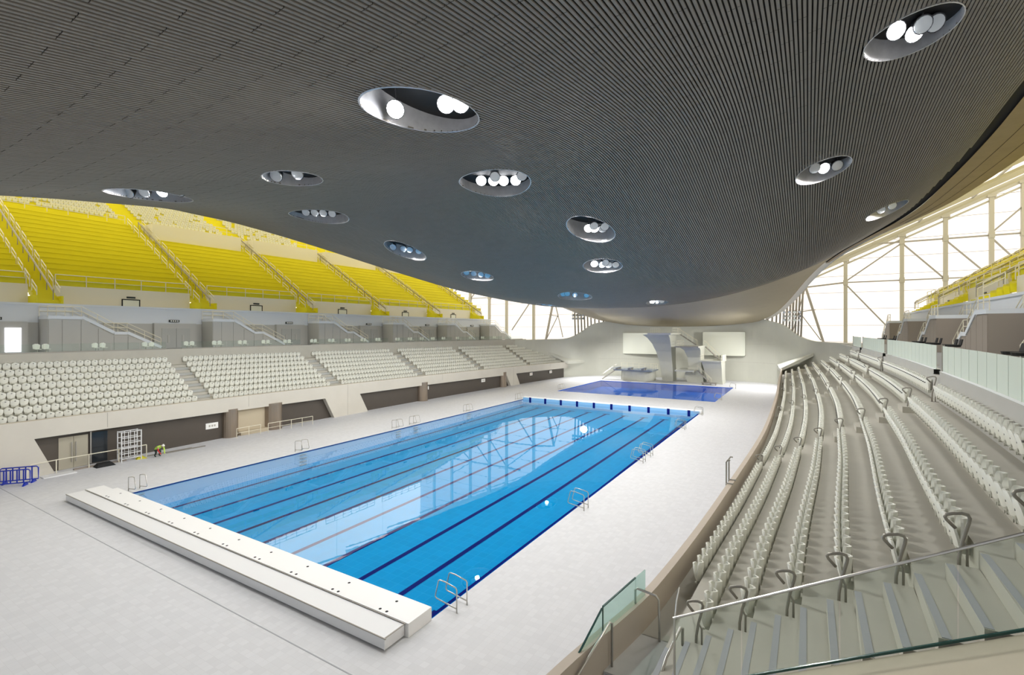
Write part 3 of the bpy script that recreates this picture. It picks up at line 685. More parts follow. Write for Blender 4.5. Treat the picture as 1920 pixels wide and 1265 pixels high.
# black shadow gap and outer timber eave along both edges
def eave(y, s=1): return .35 if s < 0 else pchip([-40,0,20,35,46,55,66],[4.2,4.0,3.7,2.8,1.6,.7,.5], y)
for s in (-1,1):
    yv = frange(Y0C, 66, 90)
    mb = MB(); mb.grid([[(XC+s*(CW(y)-.1),y,CZ(XC+CW(y),y)+.12) for y in yv],[(XC+s*(CW(y)+.62),y,CZ(XC+CW(y),y)+.12) for y in yv]],flip=s > 0); mb.build('shadow_gap','black',ceil)
    mb = MB(); rows = []
    for k in range(7):
        rows.append([(XC+s*(CW(y)+.5*min(1,eave(y,s)/2)+eave(y,s)*k/6),y,CZ(XC+CW(y),y)-.05+.02*k) for y in yv])
    mb.grid(rows,flip=s > 0); mb.grid([rows[-1],[(p[0],p[1],p[2]+.5) for p in rows[-1]]],flip=s > 0)
    mb.build('eave_timber','wood_edge',ceil)
    # board gaps of the eave
    for k in (2,4):
        g = MB()
        for a,b in zip(yv[:-1:2],yv[2::2]):
            if eave(b,s) < 1.2: continue
            fa = lambda y: (XC+s*(CW(y)+.5+eave(y,s)*k/6), y, CZ(XC+CW(y),y)-.055+.02*k); g.bar(fa(a),fa(b),.018,.02)
        g.build('board_gap','slat_dark',ceil)
# ------------------------------------------------------------------ ceiling light wells
LAB = {'A':'largest oval light well at upper centre with two blazing lamps','B':'oval light well with a row of blazing lamps right below the largest one','C':'oval light well left of centre showing a single round lamp','D':'flat oval light well with four round lamps above the yellow stand','E':'very flat light well at the far left edge of the ceiling, one lamp lit','F':'tilted narrow light well above the far yellow tiers','G':'small light well near the ceiling edge, left of the pool axis','H':'round-ended light well right of centre with five lamps, two lit','I':'light well with a starry lamp just below the five-lamp well','J':'flat light well low at the ceiling bulge','K':'smallest light well beside the ceiling crease','L':'slanted light well on the right half of the ceiling','M':'large slanted light well at the upper right corner','N':'narrow dark light well beside the black shadow gap','O':'thin light well on the ceiling rim above the left membrane'}
LAMPS = {'A':[(-.62,-.1,1),(.45,.1,1),(.75,.3,1)],'B':[(-.35,.3,1),(-.05,.35,1),(.2,.35,1),(.5,.3,1),(0,-.25,0),(.65,-.3,0)],'C':[(-.6,0,0),(.15,-.1,0)],'D':[(-.45,0,0),(-.15,0,0),(.15,-.05,0),(.45,-.05,0)],'E':[(-.45,0,0),(-.15,0,0),(.18,0,1),(.5,0,0)],'F':[(-.6,0,0),(-.1,0,0),(.2,0,0),(.62,0,0)],'G':[(-.6,0,0),(-.2,0,0),(.2,0,0),(.55,0,0)],'H':[(-.1,.2,1),(.15,.2,1),(.5,.15,0),(.1,-.3,0),(.55,-.3,0)],'I':[(-.35,.2,1),(0,.25,0),(.3,.2,0),(.6,.1,0),(.1,-.3,0)],'J':[(-.6,.1,0),(-.4,-.2,0),(0,0,0),(.6,0,0)],'K':[(-.4,0,1),(0,0,0),(.4,0,0)],'L':[(-.3,0,0),(.1,.2,1),(.55,.1,0)],'M':[(-.35,0,1),(.2,-.1,0),(.5,-.05,0),(.25,.45,1)],'N':[(-.3,0,0),(.3,0,0)],'O':[(-.3,0,0),(.3,0,0)]}
RC, RU = Vector((math.cos(YAW),math.sin(YAW),0)), Vector((math.sin(YAW),-math.cos(YAW),0))   # lamps stand in a line across the well
for key,(cx,cy,a,b,an) in LIGHTS.items():
    z0 = CZ(cx,cy); t = thing('ceiling_light', LAB[key], 'light', (cx,cy,z0), 'light wells in the timber ceiling')
    n = 40; c,s = math.cos(R(an)),math.sin(R(an)); ring = []
    for k in range(n+1):
        th = 2*math.pi*k/n; ex,ey = a*math.cos(th),b*math.sin(th); ring.append((cx+ex*c-ey*s, cy+ex*s+ey*c))
    zt = max(CZ(x,y) for x,y in ring)+.42
    mb = MB(); mb.grid([[(x,y,CZ(x,y)-.02) for x,y in ring],[(x,y,zt) for x,y in ring]],flip=True); mb.build('well_wall','recess',t,smooth=True)
    mb = MB(); mb.add([(x,y,zt-.01) for x,y in ring[:-1]],[tuple(range(n-1,-1,-1))]); mb.build('well_cap','black',t)
    mb = MB(); mb.grid([[(cx+(x-cx)*1.012,cy+(y-cy)*1.012,CZ(x,y)-.03) for x,y in ring],[(cx+(x-cx)*.985,cy+(y-cy)*.985,CZ(x,y)-.03) for x,y in ring]]); mb.build('well_rim','recess',t)
    ax = Vector((.35,-.72,-.6)).normalized()
    for (u,v,on) in LAMPS[key]:
        q = Vector((cx,cy,0))+RC*(u*min(a,b)*1.15 if key not in 'DE' else u*a*.9)+RU*(-v*b*.6)
        p = Vector((q.x,q.y,CZ(q.x,q.y)+.22)); r = .33
        h = MB(); h.cyl(p-ax*.45,ax,r*.55,r*1.05,.45,14); h.bar(p-ax*.3,(p.x,p.y,zt),.06,.06); ho = h.build('lamp_housing','lamp_body',t)
        MB().cyl(p,ax,r*.95,r*.9,.03,16).build('lamp_lens','lamp_on' if on else 'lamp_off',ho)
    li = bpy.data.lights.new('flood','SPOT'); li.energy = SPOT_W*{'A':1.05,'B':1.2,'H':.9,'I':1.25,'E':1.15,'K':2.3,'J':1.3,'L':.5,'M':.75,'N':.6,'O':1.0}.get(key,.9); li.spot_size = R(174); li.spot_blend = .25; li.shadow_soft_size = .22; li.color = (1.0,.98,.96)  # floods are added in wells with unlit lamps too, to even the deck
    lo_ = bpy.data.objects.new('well_flood', li); COL.objects.link(lo_); lo_.parent = t; lo_.location = (0,0,-.08)
    l2 = bpy.data.lights.new('glow','POINT'); l2.energy = 22 if key in 'ABHI' else 5; l2.shadow_soft_size = .2  # added fill light that brightens the well walls
    l2o = bpy.data.objects.new('well_glow', l2); COL.objects.link(l2o); l2o.parent = t; l2o.location = (0,0,.12)
# ------------------------------------------------------------------ far membranes, columns, roofs
def roofz(dx): return 28+.46*(dx-36.7)
YM = 98.0
for side in (-1,1):
    nm = 'left' if side < 0 else 'right'
    wm = sroot('wall_membrane_'+nm, (XC+side*45, YM, 8))
    zs = frange(5.0,5.0+3.1*13,13)
    for za,zb in zip(zs[:-1],zs[1:]):
        d0 = 9.0; d1 = 76.0
        lo_d = lambda z: max(d0, 36.7+(z-28.5)/.46)
        la, lb = lo_d(za), lo_d(zb)
        if la > d1-1: continue
        q = [(XC+side*la,YM,za),(XC+side*d1,YM,za),(XC+side*d1,YM,zb),(XC+side*min(lb,d1),YM,zb)]
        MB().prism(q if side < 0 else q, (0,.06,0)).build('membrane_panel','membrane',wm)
        MB().bar((XC+side*max(la,20),YM-.04,za),(XC+side*d1,YM-.04,za),.04,.06).build('panel_seam','seam',wm)
    mo = sroot('wall_membrane_side_'+nm, (XC+side*76,40,20))
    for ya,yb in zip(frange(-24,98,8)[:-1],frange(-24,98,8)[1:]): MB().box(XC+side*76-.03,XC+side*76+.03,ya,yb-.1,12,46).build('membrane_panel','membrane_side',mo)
    # roof lining over the upper stand
    rf = sroot('roof_'+nm, (XC+side*50,40,30))
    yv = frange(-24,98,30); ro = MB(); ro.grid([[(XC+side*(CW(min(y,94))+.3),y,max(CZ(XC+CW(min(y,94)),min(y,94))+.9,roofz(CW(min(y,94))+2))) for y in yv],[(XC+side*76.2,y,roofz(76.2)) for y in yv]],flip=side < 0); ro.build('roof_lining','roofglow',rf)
    ro = MB(); ro.grid([[(XC+side*(CW(min(y,94))+.5+eave(min(y,66),side)),y,CZ(XC+CW(min(y,94)),min(y,94))+.1) for y in yv],[(XC+side*(CW(min(y,94))+.5+eave(min(y,66),side)),y,roofz(CW(min(y,94))+6)) for y in yv]],flip=side < 0); ro.build('roof_fascia','roofwhite',rf)
    for y in (97.2,84,70,56,42,28,14,0):
        d_in = CW(min(y,94))+4.5
        MB().bar((XC+side*d_in,y,roofz(d_in)-.75),(XC+side*75.5,y,roofz(75.5)-.75),.4,1.1).build('rafter','frame',rf)
        MB().bar((XC+side*d_in,y,roofz(d_in)-2.0),(XC+side*75.5,y,roofz(75.5)-2.0),.25,.3).build('rafter_chord','frame',rf)
    for d in (40,47,54,61,68): MB().bar((XC+side*d,-24,roofz(d)-.2),(XC+side*d,97,roofz(d)-.2),.18,.25).build('purlin','frame2',rf)
# end wall steelwork
CR = [42.4,50.7,56.6,62.4,66.2,73]; CLX = [-23.9,-32.1,-37.6,-44,-50.5,-57]
for side, cols in ((1,CR),(-1,CLX)):
    nm = 'right' if side > 0 else 'left'
    for k,x in enumerate(cols):
        zt = min(roofz(abs(x-XC))-1.2, 60); t = thing('membrane_column','cream steel column against the %s white membrane, %s from the end wall' % (nm, nth(k+1)),'column',(x,YM-.9,8),'columns before the white membranes')
        MB().box(x-.29,x+.29,YM-1.2,YM-.6,7.6,zt).build('shaft','frame',t); MB().box(x-.55,x+.55,YM-1.3,YM-.5,zt-.35,zt).build('cap_plate','frame',t)
        for z in (19.2,26.0):
            if z < zt: MB().box(x-.36,x+.36,YM-1.27,YM-.53,z-.45,z+.45).build('node_plate','frame',t)
    def brace(p,q,lab,th=.2):
        th *= 1.15
        tag(MB().bar((p[0],YM-.9,p[1]),(q[0],YM-.9,q[1]),th,th).build('membrane_brace','frame2',loc=(p[0],YM-.9,p[1])),lab,'brace','braces before the white membranes')
    c = cols
    inner = 36.0 if side > 0 else -17.9
    brace((inner,18.6),(c[0],19.2),'level brace at mid height from the %s truss leg to the first membrane column' % nm,.24)
    for k in range(1,4): brace((c[k-1],19.2),(c[k],19.2),'level brace at mid height between columns %s and %s of the %s membrane' % (nth(k),nth(k+1),nm),.18)
    for k in range(1,5): brace((c[k-1]+(side*4 if k == 1 else 0),26.0),(c[k],26.0),'high level brace between columns %s and %s of the %s membrane' % (nth(k),nth(k+1),nm),.22)
    brace((c[0],19.4),(c[1],25.8),'brace rising from the first to the second %s membrane column' % nm)
    brace((c[0],18.9),(c[0]+.8*(c[1]-c[0]),10.4),'brace falling from the first %s membrane column to the concourse' % nm)
    brace((c[1],25.8),(c[2],19.0),'brace falling from the second to the third %s membrane column' % nm)
    brace((c[2],25.8),(c[3],19.0),'brace falling from the third to the fourth %s membrane column' % nm)
    brace((c[3],25.6),(c[4],20.5),'brace falling from the fourth to the fifth %s membrane column' % nm)
    brace((c[3],26.4),(c[4],30.4),'short brace rising from the fourth to the fifth %s membrane column' % nm)
    # leaning truss leg
    t = thing('truss_leg','leaning cream truss leg beside the %s end of the concrete end wall' % nm,'truss',(38.9 if side > 0 else -19.9,YM-2,8))
    b0, t0 = ((38.9,8.0),(36.0,18.6)) if side > 0 else ((-19.9,7.6),(-17.6,18.2))
    MB().bar((b0[0],YM-2,b0[1]),(t0[0],YM-2,t0[1]),.42,.42).build('main_leg','frame2',t)
    j = -side*3.3
    MB().bar((t0[0],YM-2,t0[1]),(t0[0]+j*.35,YM-2,14.0),.2,.2).build('inner_leg','frame2',t); MB().bar((t0[0]+j*.35,YM-2,14.0),(b0[0]-side*.4,YM-2,8.4),.16,.16).build('diagonal','frame2',t)
    MB().bar((t0[0]+j*.35,YM-2,13.8),((b0[0]+t0[0])/2+.2*side,YM-2,14.2),.16,.16).build('crossbar','frame2',t)
    MB().bar((t0[0]+j*.35,YM-2,14.0),(t0[0]+j*.75,YM-2,8.6),.16,.16).build('inner_leg','frame2',t)
    # fins between the end wall and the roof edge
    pts = [p for p in EW if (p.x > 27.5 if side > 0 else p.x < -1.2) and p.z > 8.9]
    pts = pts if side > 0 else pts[::-1]
    L = 0; k = 0; last = pts[0]; nxt = .3
    for p in pts[1:]:
        seg = (p-last).length; 
        while L+seg > nxt:
            u = (nxt-L)/seg; q = last+(p-last)*u; k += 1
            yy = min(q.y,93.5); dxe = abs(q.x-XC)
            zt = CZ(q.x,yy)+.3 if dxe < CW(yy) else CZ(XC+CW(yy),yy)+1.4*(dxe-CW(yy))+.8
            zt = min(max(zt,q.z+.5),20)
            tag(MB().bar((q.x,q.y+.25,q.z-.1),(q.x+side*.15*(zt-q.z)*.25,q.y+.25,zt),.09,.3).build('glazing_fin','rail_grey',loc=(q.x,q.y+.25,q.z)),'dark slender fin over the %s shoulder of the end wall, %s from the soffit' % (nm,nth(k)),'fin','fins above the end wall shoulders')
            nxt += 1.0
        L += seg; last = p
    # hanging floodlight cluster
    cx,cz = (34.0,12.8) if side > 0 else (-6.9,13.6)
    t = thing('floodlight_cluster','cluster of small silver floodlights hanging over the %s end wall shoulder' % nm,'floodlight',(cx,86.5,cz))
    fr = MB()
    for dz in (-.7,0,.7): fr.tube([(cx-1.5,86.6,cz+dz-.2*side),(cx+1.5,86.6,cz+dz+.2*side)],.05,6)
    for dx in (-1.4,0,1.4): fr.tube([(cx+dx,86.6,cz-.9),(cx+dx,86.6,cz+(3.2 if dx == 0 else .9))],.05,6)
    fr.build('cluster_frame','steel',t)
    li = bpy.data.lights.new('cluster_flood','SPOT'); li.energy = END_W; li.spot_size = R(160); li.spot_blend = .8; li.shadow_soft_size = .7
    lo_ = bpy.data.objects.new('cluster_flood', li); COL.objects.link(lo_); lo_.parent = t; lo_.location = (-side*2.2,-2.2,10.8-cz)
    lo_.rotation_euler = (Vector((cx-side*12,82.5,0))-Vector((cx-side*2.2,84.3,10.8))).to_track_quat('-Z','Y').to_euler()
    for dz in (-.7,0,.7):
        for dx in (-1.2,-.4,.4,1.2):
            if random.random() < .85:
                p = Vector((cx+dx,86.3,cz+dz)); ax = Vector((random.uniform(-.3,.3),-.8,-.5)).normalized()
                h = MB().cyl(p-ax*.3,ax,.14,.27,.36,10).build('lamp_housing','lamp_off' if random.random() < .5 else 'lamp_body',t)
                MB().cyl(p+ax*.07,ax,.25,.25,.03,10).build('lamp_lens','lamp_off',h)
# ------------------------------------------------------------------ concourses and upper stands
def stand(side, Yb, ks, ystart, yend):
    nm = 'left' if side < 0 else 'right'
    X = (lambda u: -u) if side < 0 else (lambda u: 24+u)
    def bx(mb, u0,u1,y0,y1,z0,z1,mi=0): a,b = sorted((X(u0),X(u1))); mb.box(a,b,y0,y1,z0,z1,mi); return mb
    P = lambda u,y,z: (X(u),y,z)
    cf = sroot('floor_concourse_'+nm,(X(21),35,8))
    if side < 0:
        mb = MB(); Y = frange(ystart,yend,30); mb.grid([[(XL(y)-6.7,y,8.25) for y in Y],[(X(24.6),y,8.25) for y in Y]]); mb.build('concourse_slab','nosing',cf)
    gw = sroot('concourse_back_'+nm,(X(24.5),35,8))
    bx(MB(),24.5,24.75,ystart,yend,8.25,12.75).build('back_wall','bluegrey',gw)
    bx(MB(),24.4,24.5,ystart,yend,8.25,10.95).build('wall_dado','greypanel',gw)
    bx(MB(),24.4,28,ystart,yend,12.55,12.75).build('mezzanine_slab','bluegrey',gw)
    step_me = None
    for k in ks:
        y0 = Yb+14.2*k; ay = y0+.9; nk = nth(k+2); ya, yb = ay+.95, ay+14.2-.95; ya_ = max(ya, ystart); yb_ = min(yb, yend)
        # stair block with panels
        blk = thing('stair_block','grey panelled stair block on the %s concourse, %s from the camera' % (nm,nk),'stair block',P(22.5,y0,8.25),'stair blocks of the %s concourse' % nm)
        prof = [(0,8.25),(9.0,8.25),(6.0,9.75),(4.9,9.75),(2.4,11.25),(0,11.25)]
        MB().prism([P(22.0,y0+a,z) for a,z in prof],(X(24.3)-X(22.0),0,0)).build('block_core','greypanel' if side < 0 else 'brownpanel',blk)
        for (a,b) in [(.05,.95),(1.0,2.3),(2.35,3.6),(3.65,4.85),(4.9,6.0),(6.05,7.2)]:
            def top(t):
                for (p,q) in zip(prof[1:-1][::-1],prof[1:][::-1][1:]): pass
                return pchip([0,2.4,4.9,6.0,9.0],[11.25,11.25,9.75,9.75,8.25],t)-.1
            ta = 11.15 if b <= 2.4 else (11.25-(a-2.4)*.6-.1 if b <= 4.9 else (9.65 if b <= 6.01 else 9.75-(a-6)*.5-.1)); tb = 11.15 if b <= 2.4 else (11.25-(b-2.4)*.6-.1 if b <= 4.9 else (9.65 if b <= 6.01 else 9.75-(b-6)*.5-.1))
            MB().prism([P(21.95,y0+a,8.3),P(21.95,y0+b,8.3),P(21.95,y0+b,tb),P(21.95,y0+a,ta)],(X(22.0)-X(21.95),0,0)).build('block_panel','greypanel' if side < 0 else 'brownpanel',blk)
        MB().prism([P(21.9,y0+a,z) for a,z in [(0,11.25),(2.4,11.25),(2.4,11.55),(0,11.55)]],(X(24.4)-X(21.9),0,0)).build('landing_edge','bluegrey',blk)
        for n_,(a,za,b,zb) in enumerate([(2.4,11.5,4.9,10.0),(4.9,9.95,6.0,9.95),(6.0,10.0,9.0,8.45)]):
            MB().bar(P(21.96,y0+a,za),P(21.96,y0+b,zb),.08,.28).build('stair_string','bluegrey',blk)
        rl = MB()
        for u in (22.05,24.2):
            pts = [P(u,y0+a,z) for a,z in [(0,11.45),(2.4,11.45),(4.9,9.95),(6.0,9.95),(9.0,8.4)]]
            for h in (1.0,.55): rl.tube([(p[0],p[1],p[2]+h) for p in pts],.035,5)
            for a,z in [(0,11.45),(1.2,11.45),(2.4,11.45),(3.6,10.7),(4.9,9.95),(6.0,9.95),(7.5,9.15),(9.0,8.4)]:
                p = P(u,y0+a,z); rl.tube([p,(p[0],p[1],p[2]+1.0)],.03,5)
        rl.build('stair_rail','cream_rail',blk)
        # door portal
        if y0+13.3 < yend:
            pt = thing('door_portal','grey door portal on the %s concourse, %s from the camera' % (nm,nk),'door',P(24.2,y0+11.3,8.25),'door portals of the %s concourse' % nm)
            bx(MB(),24.0,24.45,y0+9.2,y0+13.4,8.25,11.0).build('portal_case','greypanel',pt)
            lit = side < 0 and k == -1
            for s in (0,1):
                d = bx(MB(),23.94,24.0,y0+9.9+1.45*s+(.55 if lit and s else 0),y0+11.3+1.45*s+(.2 if lit and s else 0),8.3,10.45).build('door_leaf','lit_door' if lit and s == 1 else 'greypanel2',pt)
                if not (lit and s == 1): bx(MB(),23.88,23.94,y0+10.45+1.45*s,y0+10.65+1.45*s,8.9,9.7).build('vision_strip','greypanel',d)
            ex = thing('exit_sign','small dark exit sign above the %s door portal of the %s concourse' % (nk,nm),'sign',P(23.9,y0+11.3,11.3),'exit signs of the %s concourse' % nm)
            bx(MB(),24.3,24.52,y0+10.8,y0+11.8,11.15,11.4).build('sign_box','exit',ex)
            for q in range(4): bx(MB(),24.28,24.3,y0+10.9+.22*q,y0+11.03+.22*q,11.2,11.35).build('sign_glyph','sign',ex)
        if yb_-ya_ < 2: continue
        # cream wall with a framed door, rail, yellow tiers
        cwall = thing('tier_wall','cream wall below the %s block of yellow tiers, %s side' % (nk,nm),'wall',P(27,(ya_+yb_)/2,12.7),'cream tier walls')
        bx(MB(),27,27.2,ya_,yb_,12.7,14.65).build('wall_slab','cream',cwall)
        yc = y0+8.2
        if yc+1 < yb_:
            f = MB(); bx(f,26.93,27,yc-.85,yc-.75,12.75,13.6); bx(f,26.93,27,yc+.75,yc+.85,12.75,13.6); bx(f,26.93,27,yc-.85,yc+.85,13.52,13.62); f.build('door_frame','black',cwall)
            bx(MB(),26.95,27,yc-.75,yc+.75,12.75,13.52).build('door_face','board',cwall); bx(MB(),26.93,27,yc-.4,yc+.4,13.72,13.9).build('door_sign','exit',cwall)
        fr_ = thing('tier_rail','cream railing at the foot of the %s block of yellow tiers, %s side' % (nk,nm),'railing',P(27.1,(ya_+yb_)/2,14.65),'railings of the yellow tiers')
        r_ = MB(); railing(r_,[P(27.1,ya_+.1,14.65),P(27.1,yb_-.1,14.65)],1.1,.045,2.1); r_.build('rail_frame','cream_rail',fr_)
        tier = thing('seating_tier','%s block of yellow stepped tiers, %s side' % (nk,nm),'tiers',P(35,(ya_+yb_)/2,14.65),'blocks of yellow tiers')
        NS = 15; du, dz_ = 17.0/NS, 9.95/NS
        for j in range(NS):
            u = 27.2+du*j; z = 14.65+dz_*j
            if k >= 1 and u > 40.5: continue
            pf = [(u,z-.5),(u,z+dz_-.1),(u-.09,z+dz_-.1),(u-.09,z+dz_),(u+du+.02,z+dz_),(u+du+.02,z-.5)]
            MB().prism([P(a,ya_,b) for a,b in pf],(0,yb_-ya_,0)).build('tier_step','yellow',tier)
        # upper parapet and second tier
        up = thing('upper_parapet','%s parapet above the %s block of yellow tiers, %s side' % ('cream' if k >= 1 else 'yellow',nk,nm),'parapet',P(44,(ya_+yb_)/2,22.5),'parapets above the yellow tiers')
        bx(MB(),44.05 if k < 1 else 41.0,44.45,ya_,yb_,21.5 if k >= 1 else 24.62,25.0 if k >= 1 else 24.9).build('parapet_wall','cream' if k >= 1 else 'yellow',up)
        r_ = MB(); railing(r_,[P(44.2 if k < 1 else 41.2,ya_+.1,24.9 if k < 1 else 25),P(44.2 if k < 1 else 41.2,yb_-.1,24.9 if k < 1 else 25)],1.1,.045,1.9); r_.build('rail_frame','cream_rail',up)
        t2 = thing('upper_tier','upper block of pale tiers behind the %s yellow block, %s side' % (nk,nm),'tiers',P(50,(ya_+yb_)/2,25),'upper tiers')
        for j in range(14): bx(MB(),44.5+.95*j,45.5+.95*j,ya_-1.9,yb_,24.0+.55*j,25.0+.55*j).build('tier_step','yellow',t2)
        # stair flight in the aisle before the block
        if ay-.95 > ystart:
            fl = thing('tier_stair','%s yellow stair flight climbing between the tier blocks, %s side' % (nk,nm),'stairs',P(34,ay,12.8),'stair flights of the yellow tiers')
            s_ = MB()
            for j in range(48):
                u = 24.6+.405*j; z = 12.75+.245*j; bx(s_,u,u+.42,ay-.8,ay+.8,z-.6,z+.12)
            s_.build('flight','yellow',fl)
            bx(MB(),24.6,27.2,ay-.95,ay-.8,12.75,13.5 if side < 0 else 12.9).build('flank_wall','yellow',fl); bx(MB(),24.6,27.2,ay+.8,ay+.95,12.75,13.5 if side < 0 else 12.9).build('flank_wall','yellow',fl)
            for s in (-1,1):
                r_ = MB()
                for j in range(10):
                    u = 25.0+1.95*j; z = 12.95+.605*(u-24.6); a = P(u,ay+s*.85,z); b = P(u+1.35,ay+s*.85,z+.605*1.35)
                    for h in (1.05,.6): r_.tube([(a[0],a[1],a[2]+h),(b[0],b[1],b[2]+h)],.045,5)
                    r_.tube([a,(a[0],a[1],a[2]+1.05)],.04,5); r_.tube([b,(b[0],b[1],b[2]+1.05)],.04,5)
                r_.build('flight_rail','cream_rail',fl)
            r_ = MB(); a = P(24.8,ay+.25,13.1); b = P(43.5,ay+.25,24.4)
            for h in (.95,.8): r_.tube([(a[0],a[1],a[2]+h),(b[0],b[1],b[2]+h)],.05,5)
            for j in range(12): p = Vector(a)+(Vector(b)-Vector(a))*j/11; r_.tube([p,p+Vector((0,0,.95))],.04,5)
            r_.build('centre_rail','rail_grey',fl)
stand(-1, 2.7, range(-1,6), -16.0, 78.0)
stand(1, -.2, range(1,6), 12.0, 78.0)
# white seats on the upper left tiers
pl = []
for k in (0,1,2):
    ay = 2.7+14.2*k+.9
    for j in range(1,12):
        for i in range(22):
            y = ay+1.6+i*.53
            if random.random() < .86: pl.append((-(45.1+.95*j), y, 25.0+.55*j, math.pi))
merged('upper_seat_rows', pl, 'pale seats crowded on the upper tiers beyond the yellow steps','upper tier seats')
# left balustrade glass and paired seats on the concourse
for bi,(s,e) in enumerate([(-8,10.1),(11.45,25.3),(26.75,40.4),(42.1,55.5),(56.9,70.6),(71.8,78)]):
    gt = thing('concourse_glass','low clear glass balustrade above the %s seat block of the left stand' % nth(bi+1),'balustrade',(XL((s+e)/2)-6.75,(s+e)/2,8.38),'glass balustrades of the left concourse')
    Y = frange(s,e,max(2,int((e-s)/2.2)))
    for a,b in zip(Y[:-1],Y[1:]): gpanel(gt,(XL(a)-6.75,a+.03),(XL(b)-6.75,b-.03),8.38,9.1,8.38,9.1,'glass3',None,.02)
    MB().grid([[(XL(y)-6.62,y,8.36) for y in Y],[(XL(y)-6.62,y,8.46) for y in Y]],flip=True).build('base_channel','rail_grey',gt)
    n = 0
    for y in (frange(s+1.2,e-1.2,4 if bi < 4 else 3) if bi < 5 else []):
        n += 1; x = XL(y)-7.6
        for q,dy in enumerate((-.28,.28)):
            t = thing('companion_seat','pale plastic companion seat of pair %s above the %s block, %s one' % (['','one','two','three','four','five'][n],nth(bi+1),['nearer','farther'][q]),'seat',(x,y+dy,8.25),'paired seats along the left concourse')
            mb = MB(); shell(mb,[(x+.02,.0),(x,.0)],.1,.1,.01,1,3); mb = MB()
            sh = MB(); shell(sh,[(.02,.42),(.0,.86)],.47,.42,.035,1); mb.v = [(x-a,y+dy+b_,8.25+c) for a,b_,c in sh.v]; mb.f = [f[::-1] for f in sh.f]; mb.mi = sh.mi; mb.build('backrest','seat',t)
            MB().box(x+.02,x+.40,y+dy-.21,y+dy+.21,8.66,8.70).build('seat_pan','seat',t)
            MB().tube([(x+.2,y+dy,8.25),(x+.2,y+dy,8.66)],.035,6).build('pedestal','seat_metal',t)
# ------------------------------------------------------------------ pool ladders
def ladder(x, y, s, lab, span=.62, big=True):
    """s=+1: pool lies towards -x"""
    t = thing('pool_ladder', lab, 'ladder', (x,y,0), 'pool ladders')
    for q,dy in enumerate((-span/2,span/2)):
        yy = y+dy
        MB().tube([(x,yy,0),(x,yy,.83),(x-s*.05,yy,.9),(x-s*.55,yy,.99),(x-s*.78,yy,1.0),(x-s*.84,yy,.96),(x-s*.98,yy,.45),(x-s*1.0,yy,.34),(x-s*.93,yy,.28),(x-s*.5,yy,.22),(x-s*.02,yy,.16)],.025,7).build('ladder_rail','steel',t,smooth=True)
    for k in range(4): MB().box(min(x-s*.72,x-s*.6),max(x-s*.72,x-s*.6),y-span/2,y+span/2,-.25-.28*k,-.21-.28*k).build('ladder_rung','steel',t)
for y,lab in [(1.1,'nearest steel pool ladder at the right corner of the starting platform'),(12.8,'steel pool ladder on the right side, second from the camera'),(24.4,'nearer of the two steel ladders side by side halfway along the right side'),(26.5,'farther of the two steel ladders side by side halfway along the right side'),(39.2,'steel pool ladder on the right side, toward the far end'),(49.0,'steel pool ladder at the far right corner of the lane pool')]: ladder(25.55,y,1,lab)
for y,lab in [(1.0,'nearest steel pool ladder on the left side, behind the starting platform'),(12.8,'steel pool ladder on the left side, second from the camera'),(24.0,'nearer of the paired steel ladders halfway along the left side'),(26.6,'farther of the paired steel ladders halfway along the left side'),(36.3,'steel pool ladder on the left side, toward the far end'),(49.0,'steel pool ladder at the far left corner of the lane pool')]: ladder(-.55,y,-1,lab)
ladder(-.55,63.5,-1,'steel ladder at the near left corner of the diving pool'); ladder(25.55,64,1,'steel ladder at the near right corner of the diving pool'); ladder(25.55,80.5,1,'steel ladder at the far right corner of the diving pool')
# ------------------------------------------------------------------ clutter on the left deck
def barrier(x,y,rz,lab):
    t = thing('crowd_barrier',lab,'barrier',(x,y,0),'blue barriers'); t.rotation_euler = (0,0,rz); ORG[t.name] = (0,0,0)
    m = MB(); m.tube([(-1.0,0,.2),(-1.0,0,.95),(-.9,0,1.05),(.9,0,1.05),(1.0,0,.95),(1.0,0,.2),(-1.0,0,.2)],.04,7); m.build('frame','blue',t)
    for k in range(1,6): MB().box(-1+k*.333-.035,-1+k*.333+.035,-.015,.015,.2,1.03).build('upright','blue',t)
    for xx in (-.75,.75): MB().prism([(xx-.05,-.3,0),(xx-.05,.3,0),(xx-.05,.06,.22),(xx-.05,-.06,.22)],(.1,0,0)).build('foot','blue',t)
barrier(-8.2,-2.9,R(52),'blue plastic crowd barrier in front, at the left edge of the deck'); barrier(-8.75,-2.35,R(52),'blue plastic crowd barrier behind the front one, at the left edge')
sf = thing('scaffold_tower','white aluminium lattice tower standing by the left wall','scaffold',(-9.25,4.0,0))
for xx in (-9.6,-8.9):
    for yy in (3.4,4.7):
        MB().tube([(xx,yy,0),(xx,yy,2.35)],.04,6).build('leg','white2',sf)
m = MB()
for xx in (-9.6,-8.9):
    for z in (.25,.65,1.05,1.45,1.85,2.3): m.tube([(xx,3.4,z),(xx,4.7,z)],.03,5)
    m.tube([(xx,3.85,.25),(xx,3.85,2.3)],.025,5); m.tube([(xx,4.25,.25),(xx,4.25,2.3)],.025,5)
m.build('ladder_frame','white2',sf); m = MB()
for yy in (3.4,4.7):
    for z in (.65,1.45,2.3): m.tube([(-9.6,yy,z),(-8.9,yy,z)],.03,5)
m.build('cross_bar','white2',sf); MB().box(-9.55,-8.95,3.45,4.65,1.0,1.05).build('deck_board','white2',sf)
rl = thing('ramp_rail','long pale guard rail along the dark left recess behind the scaffold','railing',(-9.3,1.8,0))
